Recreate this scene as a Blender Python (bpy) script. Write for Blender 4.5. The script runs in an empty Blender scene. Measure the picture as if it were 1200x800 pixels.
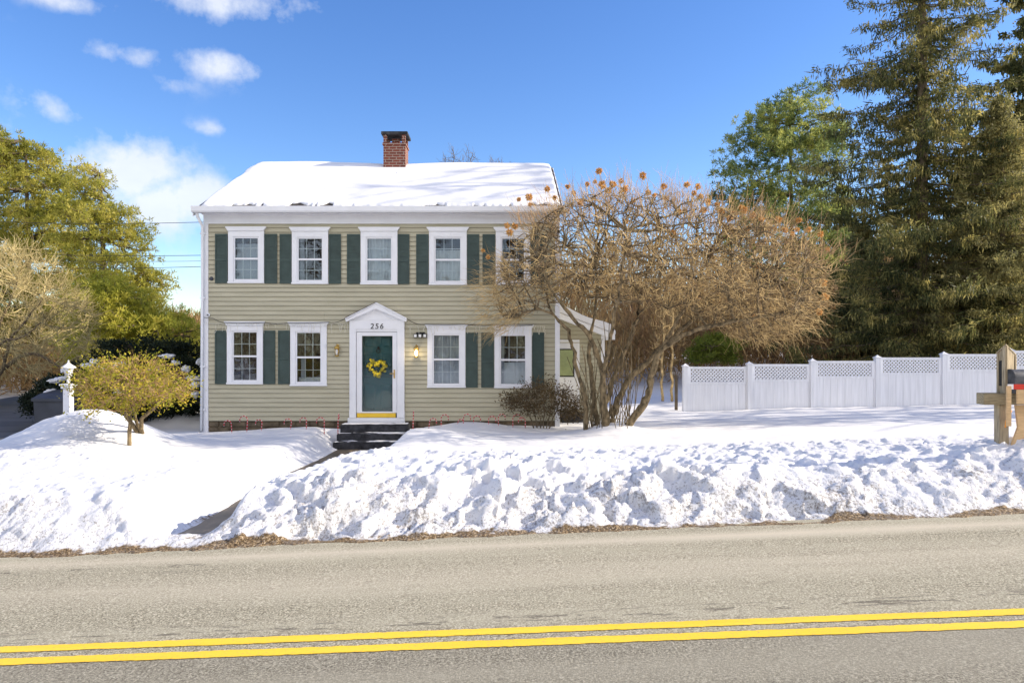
import bpy, math, random
import numpy as np
from mathutils import Vector
rng = np.random.default_rng(7)
random.seed(5)
PI = math.pi
F, VX, HY, CZ = 850.0, 592.0, 405.0, 2.04      # focal length (px of the 1200 px photo), vanishing point, camera height
YH = 17.7                                       # distance of the house front
scene = bpy.context.scene
COL = scene.collection

def W(px, py, Y): return np.array([(px - VX) * Y / F, Y, CZ - (py - HY) * Y / F])
def hx(px): return (px - VX) * YH / F
def hz(py): return CZ - (py - HY) * YH / F

# ------------------------------------------------------------------ materials
def new_mat(name):
    m = bpy.data.materials.new(name); m.use_nodes = True
    nt = m.node_tree; b = nt.nodes['Principled BSDF']
    return m, nt, b
def N(nt, t, **kw):
    n = nt.nodes.new(t)
    for k, v in kw.items():
        if k.startswith('i_'): n.inputs[k[2:].replace('_', ' ')].default_value = v
        else: setattr(n, k, v)
    return n
def L(nt, a, b): nt.links.new(a, b)
def coords(nt, scale=(1, 1, 1), rot=(0, 0, 0)):
    g = N(nt, 'ShaderNodeNewGeometry'); mp = N(nt, 'ShaderNodeMapping')
    mp.inputs['Scale'].default_value = scale; mp.inputs['Rotation'].default_value = rot
    L(nt, g.outputs['Position'], mp.inputs['Vector']); return mp.outputs[0]
def noise(nt, vec, scale, detail=4, rough=.55):
    n = N(nt, 'ShaderNodeTexNoise'); n.inputs['Scale'].default_value = scale
    n.inputs['Detail'].default_value = detail; n.inputs['Roughness'].default_value = rough
    L(nt, vec, n.inputs['Vector']); return n.outputs['Fac']
def ramp(nt, fac, stops):
    r = N(nt, 'ShaderNodeValToRGB'); e = r.color_ramp.elements
    e[0].position, e[0].color = stops[0][0], (*stops[0][1], 1)
    e[1].position, e[1].color = stops[-1][0], (*stops[-1][1], 1)
    for p, c in stops[1:-1]:
        q = e.new(p); q.color = (*c, 1)
    L(nt, fac, r.inputs['Fac']); return r.outputs['Color']
def mix(nt, fac, a, b, blend='MIX'):
    m = N(nt, 'ShaderNodeMix', data_type='RGBA', blend_type=blend)
    if isinstance(fac, float): m.inputs[0].default_value = fac
    else: L(nt, fac, m.inputs[0])
    for s, v in ((6, a), (7, b)):
        if isinstance(v, tuple): m.inputs[s].default_value = (*v, 1)
        else: L(nt, v, m.inputs[s])
    return m.outputs[2]
def math_(nt, op, a, b=None, clamp=False):
    m = N(nt, 'ShaderNodeMath', operation=op); m.use_clamp = clamp
    for i, v in enumerate((a, b)):
        if v is None: continue
        if isinstance(v, (int, float)): m.inputs[i].default_value = v
        else: L(nt, v, m.inputs[i])
    return m.outputs[0]
def bump(nt, b, h, strength=.3, dist=.02):
    n = N(nt, 'ShaderNodeBump'); n.inputs['Strength'].default_value = strength
    n.inputs['Distance'].default_value = dist; L(nt, h, n.inputs['Height'])
    L(nt, n.outputs[0], b.inputs['Normal'])
def simple(name, c, rough=.6, var=.15, scale=6, stretch=(1, 1, 1), bmp=0, metal=0, spec=.3, bscale=None):
    m, nt, b = new_mat(name)
    v = coords(nt, stretch); n = noise(nt, v, scale, 5)
    lo = tuple(x * (1 - var) for x in c); hi = tuple(min(1, x * (1 + var)) for x in c)
    L(nt, ramp(nt, n, [(.3, lo), (.7, hi)]), b.inputs['Base Color'])
    b.inputs['Roughness'].default_value = rough; b.inputs['Metallic'].default_value = metal
    b.inputs['Specular IOR Level'].default_value = spec
    if bmp: bump(nt, b, noise(nt, v, bscale or scale * 4, 5), bmp, .01)
    return m
def foliage(name, a, b_, c_, scale=1.2, trans=.25):
    """leaf colours vary from clump to clump and leaf to leaf"""
    m, nt, b = new_mat(name)
    v = coords(nt)
    n1 = noise(nt, v, scale, 3); n2 = noise(nt, v, scale * 9, 2)
    n = math_(nt, 'ADD', math_(nt, 'MULTIPLY', n1, .6), math_(nt, 'MULTIPLY', n2, .4))
    col = ramp(nt, n, [(.36, a), (.5, b_), (.64, c_)])
    L(nt, col, b.inputs['Base Color']); b.inputs['Roughness'].default_value = .6
    b.inputs['Specular IOR Level'].default_value = .2
    t = N(nt, 'ShaderNodeBsdfTranslucent'); L(nt, col, t.inputs['Color'])
    ms = N(nt, 'ShaderNodeMixShader'); ms.inputs[0].default_value = trans
    L(nt, b.outputs[0], ms.inputs[1]); L(nt, t.outputs[0], ms.inputs[2])
    L(nt, ms.outputs[0], nt.nodes['Material Output'].inputs['Surface'])
    return m

M = {}
M['trim'] = simple('white_paint', (.78, .78, .80), .45, .04, 3, bmp=.05)
M['vinyl'] = simple('white_vinyl', (.72, .73, .77), .4, .09, 2.5, (7, 6, .35))
M['shutter'] = simple('dark_green_paint', (.048, .074, .066), .5, .18, 5)
M['door'] = simple('teal_green_paint', (.035, .135, .145), .35, .12, 4)
M['brass'] = simple('brass', (.55, .36, .10), .35, .1, 8, metal=.8)
M['gold'] = simple('golden_kick_strip', (.80, .52, .05), .4, .08, 8)
M['black'] = simple('black_metal', (.015, .015, .015), .5, .1, 8)
M['dark_room'] = simple('dark_room', (.05, .045, .045), .9, .3, 2)
M['curtain'] = simple('white_curtain', (.72, .72, .75), .9, .10, 2.5, (14, 1, .5))
M['shade'] = simple('window_shade', (.50, .52, .58), .9, .06, 2)
M['stone'] = simple('fieldstone', (.13, .10, .065), .9, .5, 5, bmp=.8)
M['slate'] = simple('dark_stone', (.040, .040, .044), .8, .7, 7, (1, 1, 1), bmp=.6)
M['shingle'] = simple('dark_shingle', (.06, .05, .045), .9, .4, 12)
M['bark'] = simple('grey_bark', (.15, .115, .075), .9, .4, 5, (3, 3, .7), bmp=.8)
M['bark_tan'] = simple('tan_bark', (.15, .112, .062), .9, .8, 7, (2, 2, 1), bmp=1)
M['twig'] = simple('tan_twig', (.47, .335, .155), .85, .75, 5)
M['twig_red'] = simple('russet_twig', (.42, .27, .14), .85, .5, 2.5)
M['twig_dark'] = simple('dark_twig', (.17, .115, .065), .85, .5, 4)
M['twig_pale'] = simple('straw_twig', (.52, .42, .20), .85, .4, 1.5)
M['twig_brown'] = simple('brown_twig', (.28, .19, .11), .85, .5, 1.2)
M['twig_grey'] = simple('grey_twig', (.16, .135, .12), .85, .3, 2)
M['head'] = simple('dry_flower', (.66, .38, .13), .9, .35, 30)
M['wood'] = simple('weathered_wood', (.36, .29, .19), .85, .4, 5, (12, 12, 1.2), bmp=.5)
M['wood_h'] = simple('weathered_beam', (.32, .26, .16), .85, .4, 5, (1.2, 12, 12), bmp=.5)
M['pinewood'] = simple('fresh_pine_wood', (.62, .42, .22), .7, .15, 5, (2, 2, 10))
M['galv'] = simple('grey_mailbox_metal', (.10, .10, .105), .5, .5, 9, metal=.4)
M['red'] = simple('red_tape', (.62, .05, .03), .5, .1, 6)
M['orange'] = simple('orange_plastic', (.80, .30, .03), .5, .1, 6)
M['bin'] = simple('dark_grey_plastic', (.055, .06, .075), .6, .2, 3)
M['wire'] = simple('dark_cable', (.03, .03, .03), .6, .1, 3)
M['icicle'] = simple('white_string_light', (.75, .72, .62), .5, .05, 3)
M['yellow_flower'] = simple('yellow_flower', (.95, .62, .03), .7, .25, 25)
M['green_leaf'] = simple('wreath_leaf', (.05, .09, .02), .7, .3, 25)
M['spruce'] = foliage('spruce_needles', (.03, .042, .016), (.12, .125, .042), (.55, .45, .15), 1.1, .48)
M['hemlock'] = foliage('hemlock_needles', (.10, .105, .045), (.27, .25, .10), (.60, .50, .19), 1.0, .5)
M['pine_blue'] = foliage('pine_needles', (.06, .11, .05), (.24, .29, .09), (.64, .62, .16), .6, .48)
M['pine_olive'] = foliage('olive_pine_needles', (.15, .17, .03), (.36, .34, .055), (.66, .56, .14), .9, .48)
M['pine_far'] = foliage('yellow_green_needles', (.22, .25, .035), (.46, .44, .06), (.72, .60, .12), .7, .48)
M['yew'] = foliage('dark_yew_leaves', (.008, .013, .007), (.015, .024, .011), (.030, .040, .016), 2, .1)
M['orn'] = foliage('yellow_green_leaves', (.13, .17, .015), (.35, .32, .03), (.62, .44, .06), 5, .4)
M['azalea'] = foliage('bronze_leaves', (.04, .032, .014), (.09, .062, .028), (.18, .12, .05), 8, .2)
M['far_brush'] = foliage('russet_brush', (.20, .11, .05), (.33, .21, .09), (.42, .31, .13), .35, .3)
M['hedge'] = foliage('far_green_hedge', (.07, .10, .01), (.13, .16, .02), (.20, .22, .03), .6, .2)

# siding paint
m, nt, b = new_mat('khaki_clapboard_paint')
v = coords(nt, (.5, 1, 3)); n1 = noise(nt, v, 2.2, 5); n2 = noise(nt, coords(nt, (1, 1, 30)), 3, 3)
c = ramp(nt, n1, [(.3, (.39, .362, .25)), (.7, (.49, .455, .325))])
c = mix(nt, math_(nt, 'MULTIPLY', n2, .25), c, (.52, .48, .35))
gp_ = N(nt, 'ShaderNodeNewGeometry'); sz_ = N(nt, 'ShaderNodeSeparateXYZ'); L(nt, gp_.outputs['Position'], sz_.inputs[0])
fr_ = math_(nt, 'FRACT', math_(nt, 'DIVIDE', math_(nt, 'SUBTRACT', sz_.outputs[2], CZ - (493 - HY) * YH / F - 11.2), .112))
row = math_(nt, 'FLOOR', math_(nt, 'DIVIDE', math_(nt, 'SUBTRACT', sz_.outputs[2], CZ - (493 - HY) * YH / F - 11.2), .112))
bd = math_(nt, 'FLOOR', math_(nt, 'ADD', math_(nt, 'MULTIPLY', sz_.outputs[0], .36), math_(nt, 'MULTIPLY', row, .618)))
cb_ = N(nt, 'ShaderNodeCombineXYZ'); L(nt, row, cb_.inputs[0]); L(nt, bd, cb_.inputs[1]); wn = N(nt, 'ShaderNodeTexWhiteNoise'); L(nt, cb_.outputs[0], wn.inputs['Vector'])
c = mix(nt, math_(nt, 'MULTIPLY', wn.outputs['Value'], .22), c, (.34, .31, .215))
lap_shade = math_(nt, 'LESS_THAN', fr_, math_(nt, 'ADD', .07, math_(nt, 'MULTIPLY', noise(nt, coords(nt, (1.2, 1, 6)), 1.5, 3), .12)))
c = mix(nt, math_(nt, 'MULTIPLY', lap_shade, .62), c, (.13, .115, .08))     # shadow line along the bottom of each board, painted into the colour
L(nt, c, b.inputs['Base Color']); b.inputs['Roughness'].default_value = .5
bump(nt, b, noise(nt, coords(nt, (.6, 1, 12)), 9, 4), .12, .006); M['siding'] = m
# brick
m, nt, b = new_mat('red_brick')
tc = N(nt, 'ShaderNodeNewGeometry'); sep = N(nt, 'ShaderNodeSeparateXYZ'); L(nt, tc.outputs['Position'], sep.inputs[0])
cmb = N(nt, 'ShaderNodeCombineXYZ'); L(nt, math_(nt, 'ADD', sep.outputs[0], sep.outputs[1]), cmb.inputs[0]); L(nt, sep.outputs[2], cmb.inputs[1])
br = N(nt, 'ShaderNodeTexBrick'); L(nt, cmb.outputs[0], br.inputs['Vector'])
br.inputs['Scale'].default_value = 1; br.inputs['Brick Width'].default_value = .21; br.inputs['Row Height'].default_value = .075
br.inputs['Mortar Size'].default_value = .009; br.inputs['Mortar Smooth'].default_value = .2
br.inputs['Color1'].default_value = (.20, .045, .025, 1); br.inputs['Color2'].default_value = (.11, .028, .018, 1); br.inputs['Mortar'].default_value = (.40, .34, .28, 1)
nn = noise(nt, tc.outputs['Position'], 9, 4)
L(nt, mix(nt, math_(nt, 'MULTIPLY', nn, .5), br.outputs['Color'], (.16, .06, .04)), b.inputs['Base Color'])
b.inputs['Roughness'].default_value = .9; bump(nt, b, math_(nt, 'SUBTRACT', 1.0, br.outputs['Fac']), .6, .01); M['brick'] = m
# glass: mirror-like reflection over a clear pane
def glass(name, k, fm=1.0):
  m, nt, b = new_mat(name)
  lw = N(nt, 'ShaderNodeLayerWeight'); lw.inputs['Blend'].default_value = .25
  gl = N(nt, 'ShaderNodeBsdfGlossy'); gl.inputs['Roughness'].default_value = .015; gl.inputs['Color'].default_value = (.9, .93, 1, 1)
  tr = N(nt, 'ShaderNodeBsdfTransparent'); tr.inputs['Color'].default_value = (.82, .86, .86, 1)
  bp = N(nt, 'ShaderNodeBump'); bp.inputs['Strength'].default_value = .06; bp.inputs['Distance'].default_value = .02
  L(nt, noise(nt, coords(nt), 5, 1), bp.inputs['Height']); L(nt, bp.outputs[0], gl.inputs['Normal'])
  ms = N(nt, 'ShaderNodeMixShader'); L(nt, math_(nt, 'ADD', math_(nt, 'MULTIPLY', lw.outputs['Fresnel'], fm), k, True), ms.inputs[0])
  L(nt, tr.outputs[0], ms.inputs[1]); L(nt, gl.outputs[0], ms.inputs[2]); L(nt, ms.outputs[0], nt.nodes['Material Output'].inputs['Surface']); return m
M['glass'] = glass('window_glass', .045); M['glass_door'] = glass('storm_door_glass', .01, .7)
# lit bulb
m, nt, b = new_mat('lit_bulb'); b.inputs['Emission Color'].default_value = (1, .86, .6, 1); b.inputs['Emission Strength'].default_value = 3.0; M['bulb'] = m
m, nt, b = new_mat('frosted_lamp_glass'); b.inputs['Base Color'].default_value = (.75, .75, .72, 1); b.inputs['Roughness'].default_value = .2; M['frost'] = m
# snow (dirt = sand and grit thrown up by the plough, stored per vertex)
def snow_mat(name, dirty):
    m, nt, b = new_mat(name)
    v = coords(nt)
    c = ramp(nt, noise(nt, v, 1.3, 4), [(.3, (.70, .70, .72)), (.7, (.78, .775, .78))])
    if dirty:
        at = N(nt, 'ShaderNodeAttribute'); at.attribute_name = 'dirt'
        ag = N(nt, 'ShaderNodeAttribute'); ag.attribute_name = 'grit'
        nz = noise(nt, v, 16, 5, .7)
        f = math_(nt, 'MULTIPLY', math_(nt, 'SUBTRACT', math_(nt, 'ADD', at.outputs['Fac'], nz), .93), 5.0, True)
        sand = ramp(nt, noise(nt, v, 45, 4, .7), [(.40, (.045, .03, .018)), (.54, (.22, .145, .07)), (.66, (.62, .50, .34))])
        c = mix(nt, f, c, sand)
        fn = noise(nt, coords(nt, (1, .55, 1.2)), 34, 4, .75)
        cl = math_(nt, 'MULTIPLY', math_(nt, 'SUBTRACT', math_(nt, 'ADD', math_(nt, 'MULTIPLY', noise(nt, v, 1.7, 4, .7), 1.2), ag.outputs['Fac']), .82), .34, True)
        sp = math_(nt, 'MULTIPLY', math_(nt, 'SUBTRACT', math_(nt, 'ADD', fn, cl), .708), 14.0, True)
        c = mix(nt, math_(nt, 'MULTIPLY', sp, .7), c, (.20, .17, .14))
    L(nt, c, b.inputs['Base Color']); b.inputs['Roughness'].default_value = .75; b.inputs['Specular IOR Level'].default_value = .25
    if dirty:
        h = math_(nt, 'ADD', noise(nt, v, 22, 5, .65), math_(nt, 'MULTIPLY', noise(nt, v, 90, 3, .6), .35))
        bp = N(nt, 'ShaderNodeBump'); bp.inputs['Distance'].default_value = .035
        L(nt, math_(nt, 'ADD', math_(nt, 'MULTIPLY', ag.outputs['Fac'], .9, True), .06), bp.inputs['Strength'])
        L(nt, h, bp.inputs['Height']); L(nt, bp.outputs[0], b.inputs['Normal'])
    else: bump(nt, b, noise(nt, coords(nt, (.5, 2, 2)), 4, 5), .25, .03)
    return m
M['snow'] = snow_mat('snow_dirty', True); M['snow_clean'] = snow_mat('snow_clean', False)
# asphalt with salt film
m, nt, b = new_mat('salted_asphalt')
v = coords(nt)
g = noise(nt, v, 62, 4, .85)
c = ramp(nt, g, [(.38, (.06, .05, .035)), (.46, (.26, .225, .155)), (.54, (.355, .335, .25)), (.63, (.72, .65, .50))])
pale = noise(nt, coords(nt, (.12, 1.6, 1)), 1.1, 5, .6)
c = mix(nt, math_(nt, 'MULTIPLY', math_(nt, 'SUBTRACT', pale, .42), 2.2, True), c, (.47, .43, .32))
gq = N(nt, 'ShaderNodeNewGeometry'); sq = N(nt, 'ShaderNodeSeparateXYZ'); L(nt, gq.outputs['Position'], sq.inputs[0])
def band(yc, hw):
    return math_(nt, 'SUBTRACT', 1.0, math_(nt, 'DIVIDE', math_(nt, 'ABSOLUTE', math_(nt, 'SUBTRACT', math_(nt, 'SUBTRACT', sq.outputs[1], math_(nt, 'MULTIPLY', sq.outputs[0], .012)), yc)), hw), True)
bn_ = math_(nt, 'ADD', math_(nt, 'MULTIPLY', band(7.28, .22), 1.1), math_(nt, 'MULTIPLY', band(6.35, .55), .55))
c = mix(nt, math_(nt, 'MULTIPLY', bn_, math_(nt, 'ADD', pale, .05), True), c, (.60, .53, .41))
c = mix(nt, math_(nt, 'MULTIPLY', math_(nt, 'MULTIPLY', band(5.32, .22), math_(nt, 'GREATER_THAN', noise(nt, coords(nt, (1.2, 7, 1)), 2.2, 5, .8), .56)), .8), c, (.10, .085, .065))
c = mix(nt, math_(nt, 'MULTIPLY', math_(nt, 'LESS_THAN', sq.outputs[1], 4.95), .34), c, (.12, .11, .10))
c = mix(nt, math_(nt, 'MULTIPLY', math_(nt, 'MULTIPLY', band(7.02, .20), math_(nt, 'GREATER_THAN', noise(nt, coords(nt, (1.0, 5, 1)), 1.7, 5, .8), .60)), math_(nt, 'LESS_THAN', sq.outputs[0], -2.2)), c, (.09, .075, .055))
dk = noise(nt, coords(nt, (.5, 5, 1)), 1.6, 6, .75)
c = mix(nt, math_(nt, 'MULTIPLY', math_(nt, 'SUBTRACT', dk, .645), 7.0, True), c, (.08, .07, .06))
L(nt, c, b.inputs['Base Color']); b.inputs['Roughness'].default_value = .85; b.inputs['Specular IOR Level'].default_value = .25
bump(nt, b, g, .5, .01); M['road'] = m
m, nt, b = new_mat('wet_asphalt')
L(nt, ramp(nt, noise(nt, coords(nt, (.4, 2, 1)), 1.2, 5), [(.3, (.05, .055, .065)), (.7, (.13, .13, .14))]), b.inputs['Base Color']); b.inputs['Roughness'].default_value = .6; M['drive'] = m
m, nt, b = new_mat('yellow_road_paint')
v = coords(nt); w = noise(nt, v, 60, 4, .8)
c = ramp(nt, noise(nt, coords(nt, (.3, 4, 1)), 2, 3), [(.3, (.84, .53, .025)), (.7, (.92, .61, .045))])
L(nt, mix(nt, math_(nt, 'MULTIPLY', math_(nt, 'SUBTRACT', w, .57), 8.0, True), c, (.30, .25, .14)), b.inputs['Base Color'])
b.inputs['Roughness'].default_value = .7; bump(nt, b, w, .2, .01); M['yellow'] = m
# flagstone walk
m, nt, b = new_mat('wet_walk_stone')
L(nt, ramp(nt, noise(nt, coords(nt, (1, .5, 1)), 5, 5), [(.35, (.06, .05, .04)), (.6, (.14, .11, .08)), (.72, (.42, .30, .17))]), b.inputs['Base Color']); b.inputs['Roughness'].default_value = .5; M['walk'] = m
# candy cane stripes (spiral along the rod, stored as uv-like attribute)
m, nt, b = new_mat('red_white_stripes')
at = N(nt, 'ShaderNodeAttribute'); at.attribute_name = 'along'
f = math_(nt, 'GREATER_THAN', math_(nt, 'FRACT', math_(nt, 'MULTIPLY', at.outputs['Fac'], 14.0)), .30)
L(nt, mix(nt, f, (.6, .48, .48), (.45, .012, .02)), b.inputs['Base Color']); b.inputs['Roughness'].default_value = .4; M['cane'] = m
M['red_cloth'] = simple('faded_red_cloth', (.55, .12, .10), .8, .3, 6)

# ------------------------------------------------------------------ mesh helpers
def link(o, parent=None):
    COL.objects.link(o)
    if parent is not None: o.parent = parent
    return o
def big_mesh(name, V, Q, mat, parent=None, smooth=False):
    V = np.asarray(V, np.float32); Q = np.asarray(Q, np.int32); k = Q.shape[1]
    me = bpy.data.meshes.new(name)
    me.vertices.add(len(V)); me.vertices.foreach_set('co', V.ravel())
    me.loops.add(Q.size); me.loops.foreach_set('vertex_index', Q.ravel())
    me.polygons.add(len(Q)); me.polygons.foreach_set('loop_start', np.arange(0, Q.size, k, dtype=np.int32))
    me.polygons.foreach_set('loop_total', np.full(len(Q), k, np.int32))
    if smooth: me.polygons.foreach_set('use_smooth', np.ones(len(Q), bool))
    me.update(calc_edges=True); me.materials.append(mat)
    return link(bpy.data.objects.new(name, me), parent)
class MB:
    def __init__(s): s.v = []; s.f = []; s.sm = []
    def poly(s, pts, faces, smooth=False):
        n = len(s.v); s.v += [tuple(map(float, p)) for p in pts]
        s.f += [tuple(i + n for i in f) for f in faces]; s.sm += [smooth] * len(faces)
    def box(s, x0, x1, y0, y1, z0, z1, bev=0):
        if bev:
            x0, x1 = sorted((x0, x1)); y0, y1 = sorted((y0, y1)); z0, z1 = sorted((z0, z1))
            import bmesh
            bm = bmesh.new(); bmesh.ops.create_cube(bm, size=1)
            for q in bm.verts: q.co = Vector(((x0 + x1) / 2 + q.co.x * (x1 - x0), (y0 + y1) / 2 + q.co.y * (y1 - y0), (z0 + z1) / 2 + q.co.z * (z1 - z0)))
            bmesh.ops.bevel(bm, geom=bm.edges[:], offset=bev, segments=2, affect='EDGES')
            bm.verts.index_update(); s.poly([q.co[:] for q in bm.verts], [[q.index for q in f.verts] for f in bm.faces]); bm.free(); return
        s.poly([(x, y, z) for x in (x0, x1) for y in (y0, y1) for z in (z0, z1)],
               [(0, 1, 3, 2), (4, 6, 7, 5), (0, 4, 5, 1), (2, 3, 7, 6), (0, 2, 6, 4), (1, 5, 7, 3)])
    def prism(s, pts, y0, y1):                  # polygon in x,z pulled along y
        n = len(pts); s.poly([(x, y0, z) for x, z in pts] + [(x, y1, z) for x, z in pts],
               [tuple(range(n))[::-1], tuple(range(n, 2 * n))] + [(i, (i + 1) % n, n + (i + 1) % n, n + i) for i in range(n)])
    def prism_x(s, pts, x0, x1):                # polygon in y,z pulled along x
        n = len(pts); s.poly([(x0, y, z) for y, z in pts] + [(x1, y, z) for y, z in pts],
               [tuple(range(n)), tuple(range(n, 2 * n))[::-1]] + [(i, n + i, n + (i + 1) % n, (i + 1) % n) for i in range(n)])
    def tube(s, pts, r, sides=8, cap=True):
        pts = [np.array(p, float) for p in pts]; rs = r if hasattr(r, '__len__') else [r] * len(pts)
        ring = []; up = np.array([.13, .21, .97])
        for i, p in enumerate(pts):
            t = pts[min(i + 1, len(pts) - 1)] - pts[max(i - 1, 0)]; t /= np.linalg.norm(t) + 1e-9
            a = np.cross(t, up)
            if np.linalg.norm(a) < .1: a = np.cross(t, [1, 0, 0])
            a /= np.linalg.norm(a); c = np.cross(t, a); up = -np.cross(t, a) if False else up
            ring += [p + rs[i] * (math.cos(2 * PI * k / sides) * a + math.sin(2 * PI * k / sides) * c) for k in range(sides)]
        fs = [(i * sides + k, i * sides + (k + 1) % sides, (i + 1) * sides + (k + 1) % sides, (i + 1) * sides + k) for i in range(len(pts) - 1) for k in range(sides)]
        if cap: fs += [tuple(range(sides))[::-1], tuple(range((len(pts) - 1) * sides, len(pts) * sides))]
        s.poly(ring, fs, True)
    def lathe(s, c, prof, sides=16):            # prof: (r, z)
        x, y, z = c
        pts = [(x + r * math.cos(2 * PI * k / sides), y + r * math.sin(2 * PI * k / sides), z + h) for r, h in prof for k in range(sides)]
        fs = [(i * sides + k, i * sides + (k + 1) % sides, (i + 1) * sides + (k + 1) % sides, (i + 1) * sides + k) for i in range(len(prof) - 1) for k in range(sides)]
        s.poly(pts, fs + [tuple(range(sides))[::-1], tuple(range((len(prof) - 1) * sides, len(prof) * sides))], True)
    def blob(s, c, rad, seed=0, n=3, amp=.2, flat=None):
        import bmesh
        from mathutils import noise as mn
        bm = bmesh.new(); bmesh.ops.create_icosphere(bm, subdivisions=n, radius=1)
        for q in bm.verts:
            d = 1 + amp * mn.noise(q.co * 1.8 + Vector((seed * 3.1, seed, 0))) + amp * .5 * mn.noise(q.co * 4.5 + Vector((seed, 0, 7)))
            q.co = Vector((c[0] + q.co.x * rad[0] * d, c[1] + q.co.y * rad[1] * d, c[2] + q.co.z * rad[2] * d))
        bm.verts.index_update(); s.poly([q.co[:] for q in bm.verts], [[q.index for q in f.verts] for f in bm.faces], True); bm.free()
    def build(s, name, mat, parent=None):
        me = bpy.data.meshes.new(name); me.from_pydata(s.v, [], s.f); me.materials.append(mat)
        me.polygons.foreach_set('use_smooth', s.sm); me.update()
        return link(bpy.data.objects.new(name, me), parent)

def tag(o, label=None, cat=None, group=None, kind=None):
    if label: o['label'] = label
    if cat: o['category'] = cat
    if group: o['group'] = group
    if kind: o['kind'] = kind
    return o
def thing(name, label, cat, group=None, loc=(0, 0, 0)):
    o = bpy.data.objects.new(name, None); o.empty_display_size = .2; link(o); o.location = tuple(map(float, loc))
    return tag(o, label, cat, group)
def rebase(root, loc):
    """put the Empty at the thing's base while its parts stay where they are"""
    root.location = tuple(map(float, loc))
    for ch in root.children: ch.location = ch.location - Vector(tuple(map(float, loc)))

def unit(a): return a / (np.linalg.norm(a, axis=-1, keepdims=True) + 1e-9)
def seg_mesh(name, P0, P1, R0, R1, mat, parent=None, sides=3):
    P0, P1 = np.asarray(P0, float), np.asarray(P1, float); R0 = np.broadcast_to(R0, (len(P0),)); R1 = np.broadcast_to(R1, (len(P0),))
    t = unit(P1 - P0); ref = np.where(np.abs(t[:, 2:3]) > .9, [[1, 0, 0]], [[0, 0, 1]])
    a = unit(np.cross(t, ref)); c = np.cross(t, a)
    V = np.empty((len(P0), 2 * sides, 3))
    for k in range(sides):
        d = math.cos(2 * PI * k / sides) * a + math.sin(2 * PI * k / sides) * c
        V[:, k] = P0 + d * R0[:, None]; V[:, sides + k] = P1 + d * R1[:, None]
    base = (np.arange(len(P0)) * 2 * sides)[:, None]
    Q = np.concatenate([base + np.array([[k, (k + 1) % sides, sides + (k + 1) % sides, sides + k]]) for k in range(sides)])
    return big_mesh(name, V.reshape(-1, 3), Q, mat, parent, smooth=sides > 3)
def cards(name, P, D, ln, wd, mat, parent=None):
    """leaf or needle sprays: small diamonds from point P along D"""
    P = np.asarray(P, float); D = unit(np.asarray(D, float)); n = len(P)
    ln = np.broadcast_to(ln, (n,))[:, None]; wd = np.broadcast_to(wd, (n,))[:, None]
    s = unit(np.cross(D, rng.normal(size=(n, 3)))) * wd * .5
    V = np.stack([P, P + D * ln * .45 + s, P + D * ln, P + D * ln * .45 - s], 1).reshape(-1, 3)
    return big_mesh(name, V, np.arange(4 * n).reshape(-1, 4), mat, parent)

# ------------------------------------------------------------------ noise for the terrain
def _h(ix, iy, s):
    n = (ix.astype(np.int64) * 374761393 + iy.astype(np.int64) * 668265263 + s * 982451653) & 0x7fffffff
    n = (n ^ (n >> 13)) * 1274126177 & 0x7fffffff
    return ((n ^ (n >> 16)) & 0xffff) / 65535.0
def vnoise(x, y, s=0):
    ix, iy = np.floor(x), np.floor(y); fx, fy = x - ix, y - iy
    fx = fx * fx * (3 - 2 * fx); fy = fy * fy * (3 - 2 * fy)
    a = _h(ix, iy, s); b = _h(ix + 1, iy, s); c = _h(ix, iy + 1, s); d = _h(ix + 1, iy + 1, s)
    return (a * (1 - fx) + b * fx) * (1 - fy) + (c * (1 - fx) + d * fx) * fy - .5
def fbm(x, y, s=0, o=4):
    r = 0; a = 1
    for k in range(o): r = r + a * vnoise(x * 2 ** k + 7.3 * k, y * 2 ** k - 3.1 * k, s + k); a *= .5
    return r
def worley(x, y, s=0):
    ix, iy = np.floor(x), np.floor(y); best = np.full(np.shape(x), 9.); hh = np.zeros(np.shape(x))
    for dx in (-1, 0, 1):
        for dy in (-1, 0, 1):
            cx, cy = ix + dx, iy + dy
            px, py = cx + _h(cx, cy, s), cy + _h(cx, cy, s + 11)
            d = (px - x) ** 2 + (py - y) ** 2; m = d < best
            best = np.where(m, d, best); hh = np.where(m, _h(cx, cy, s + 23), hh)
    return np.sqrt(best), hh
def sst(a, b, x):
    t = np.clip((x - a) / (b - a), 0, 1); return t * t * (3 - 2 * t)
def gauss(X, Y, cx, cy, sx, sy): return np.exp(-((X - cx) / sx) ** 2 - ((Y - cy) / sy) ** 2)

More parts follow.
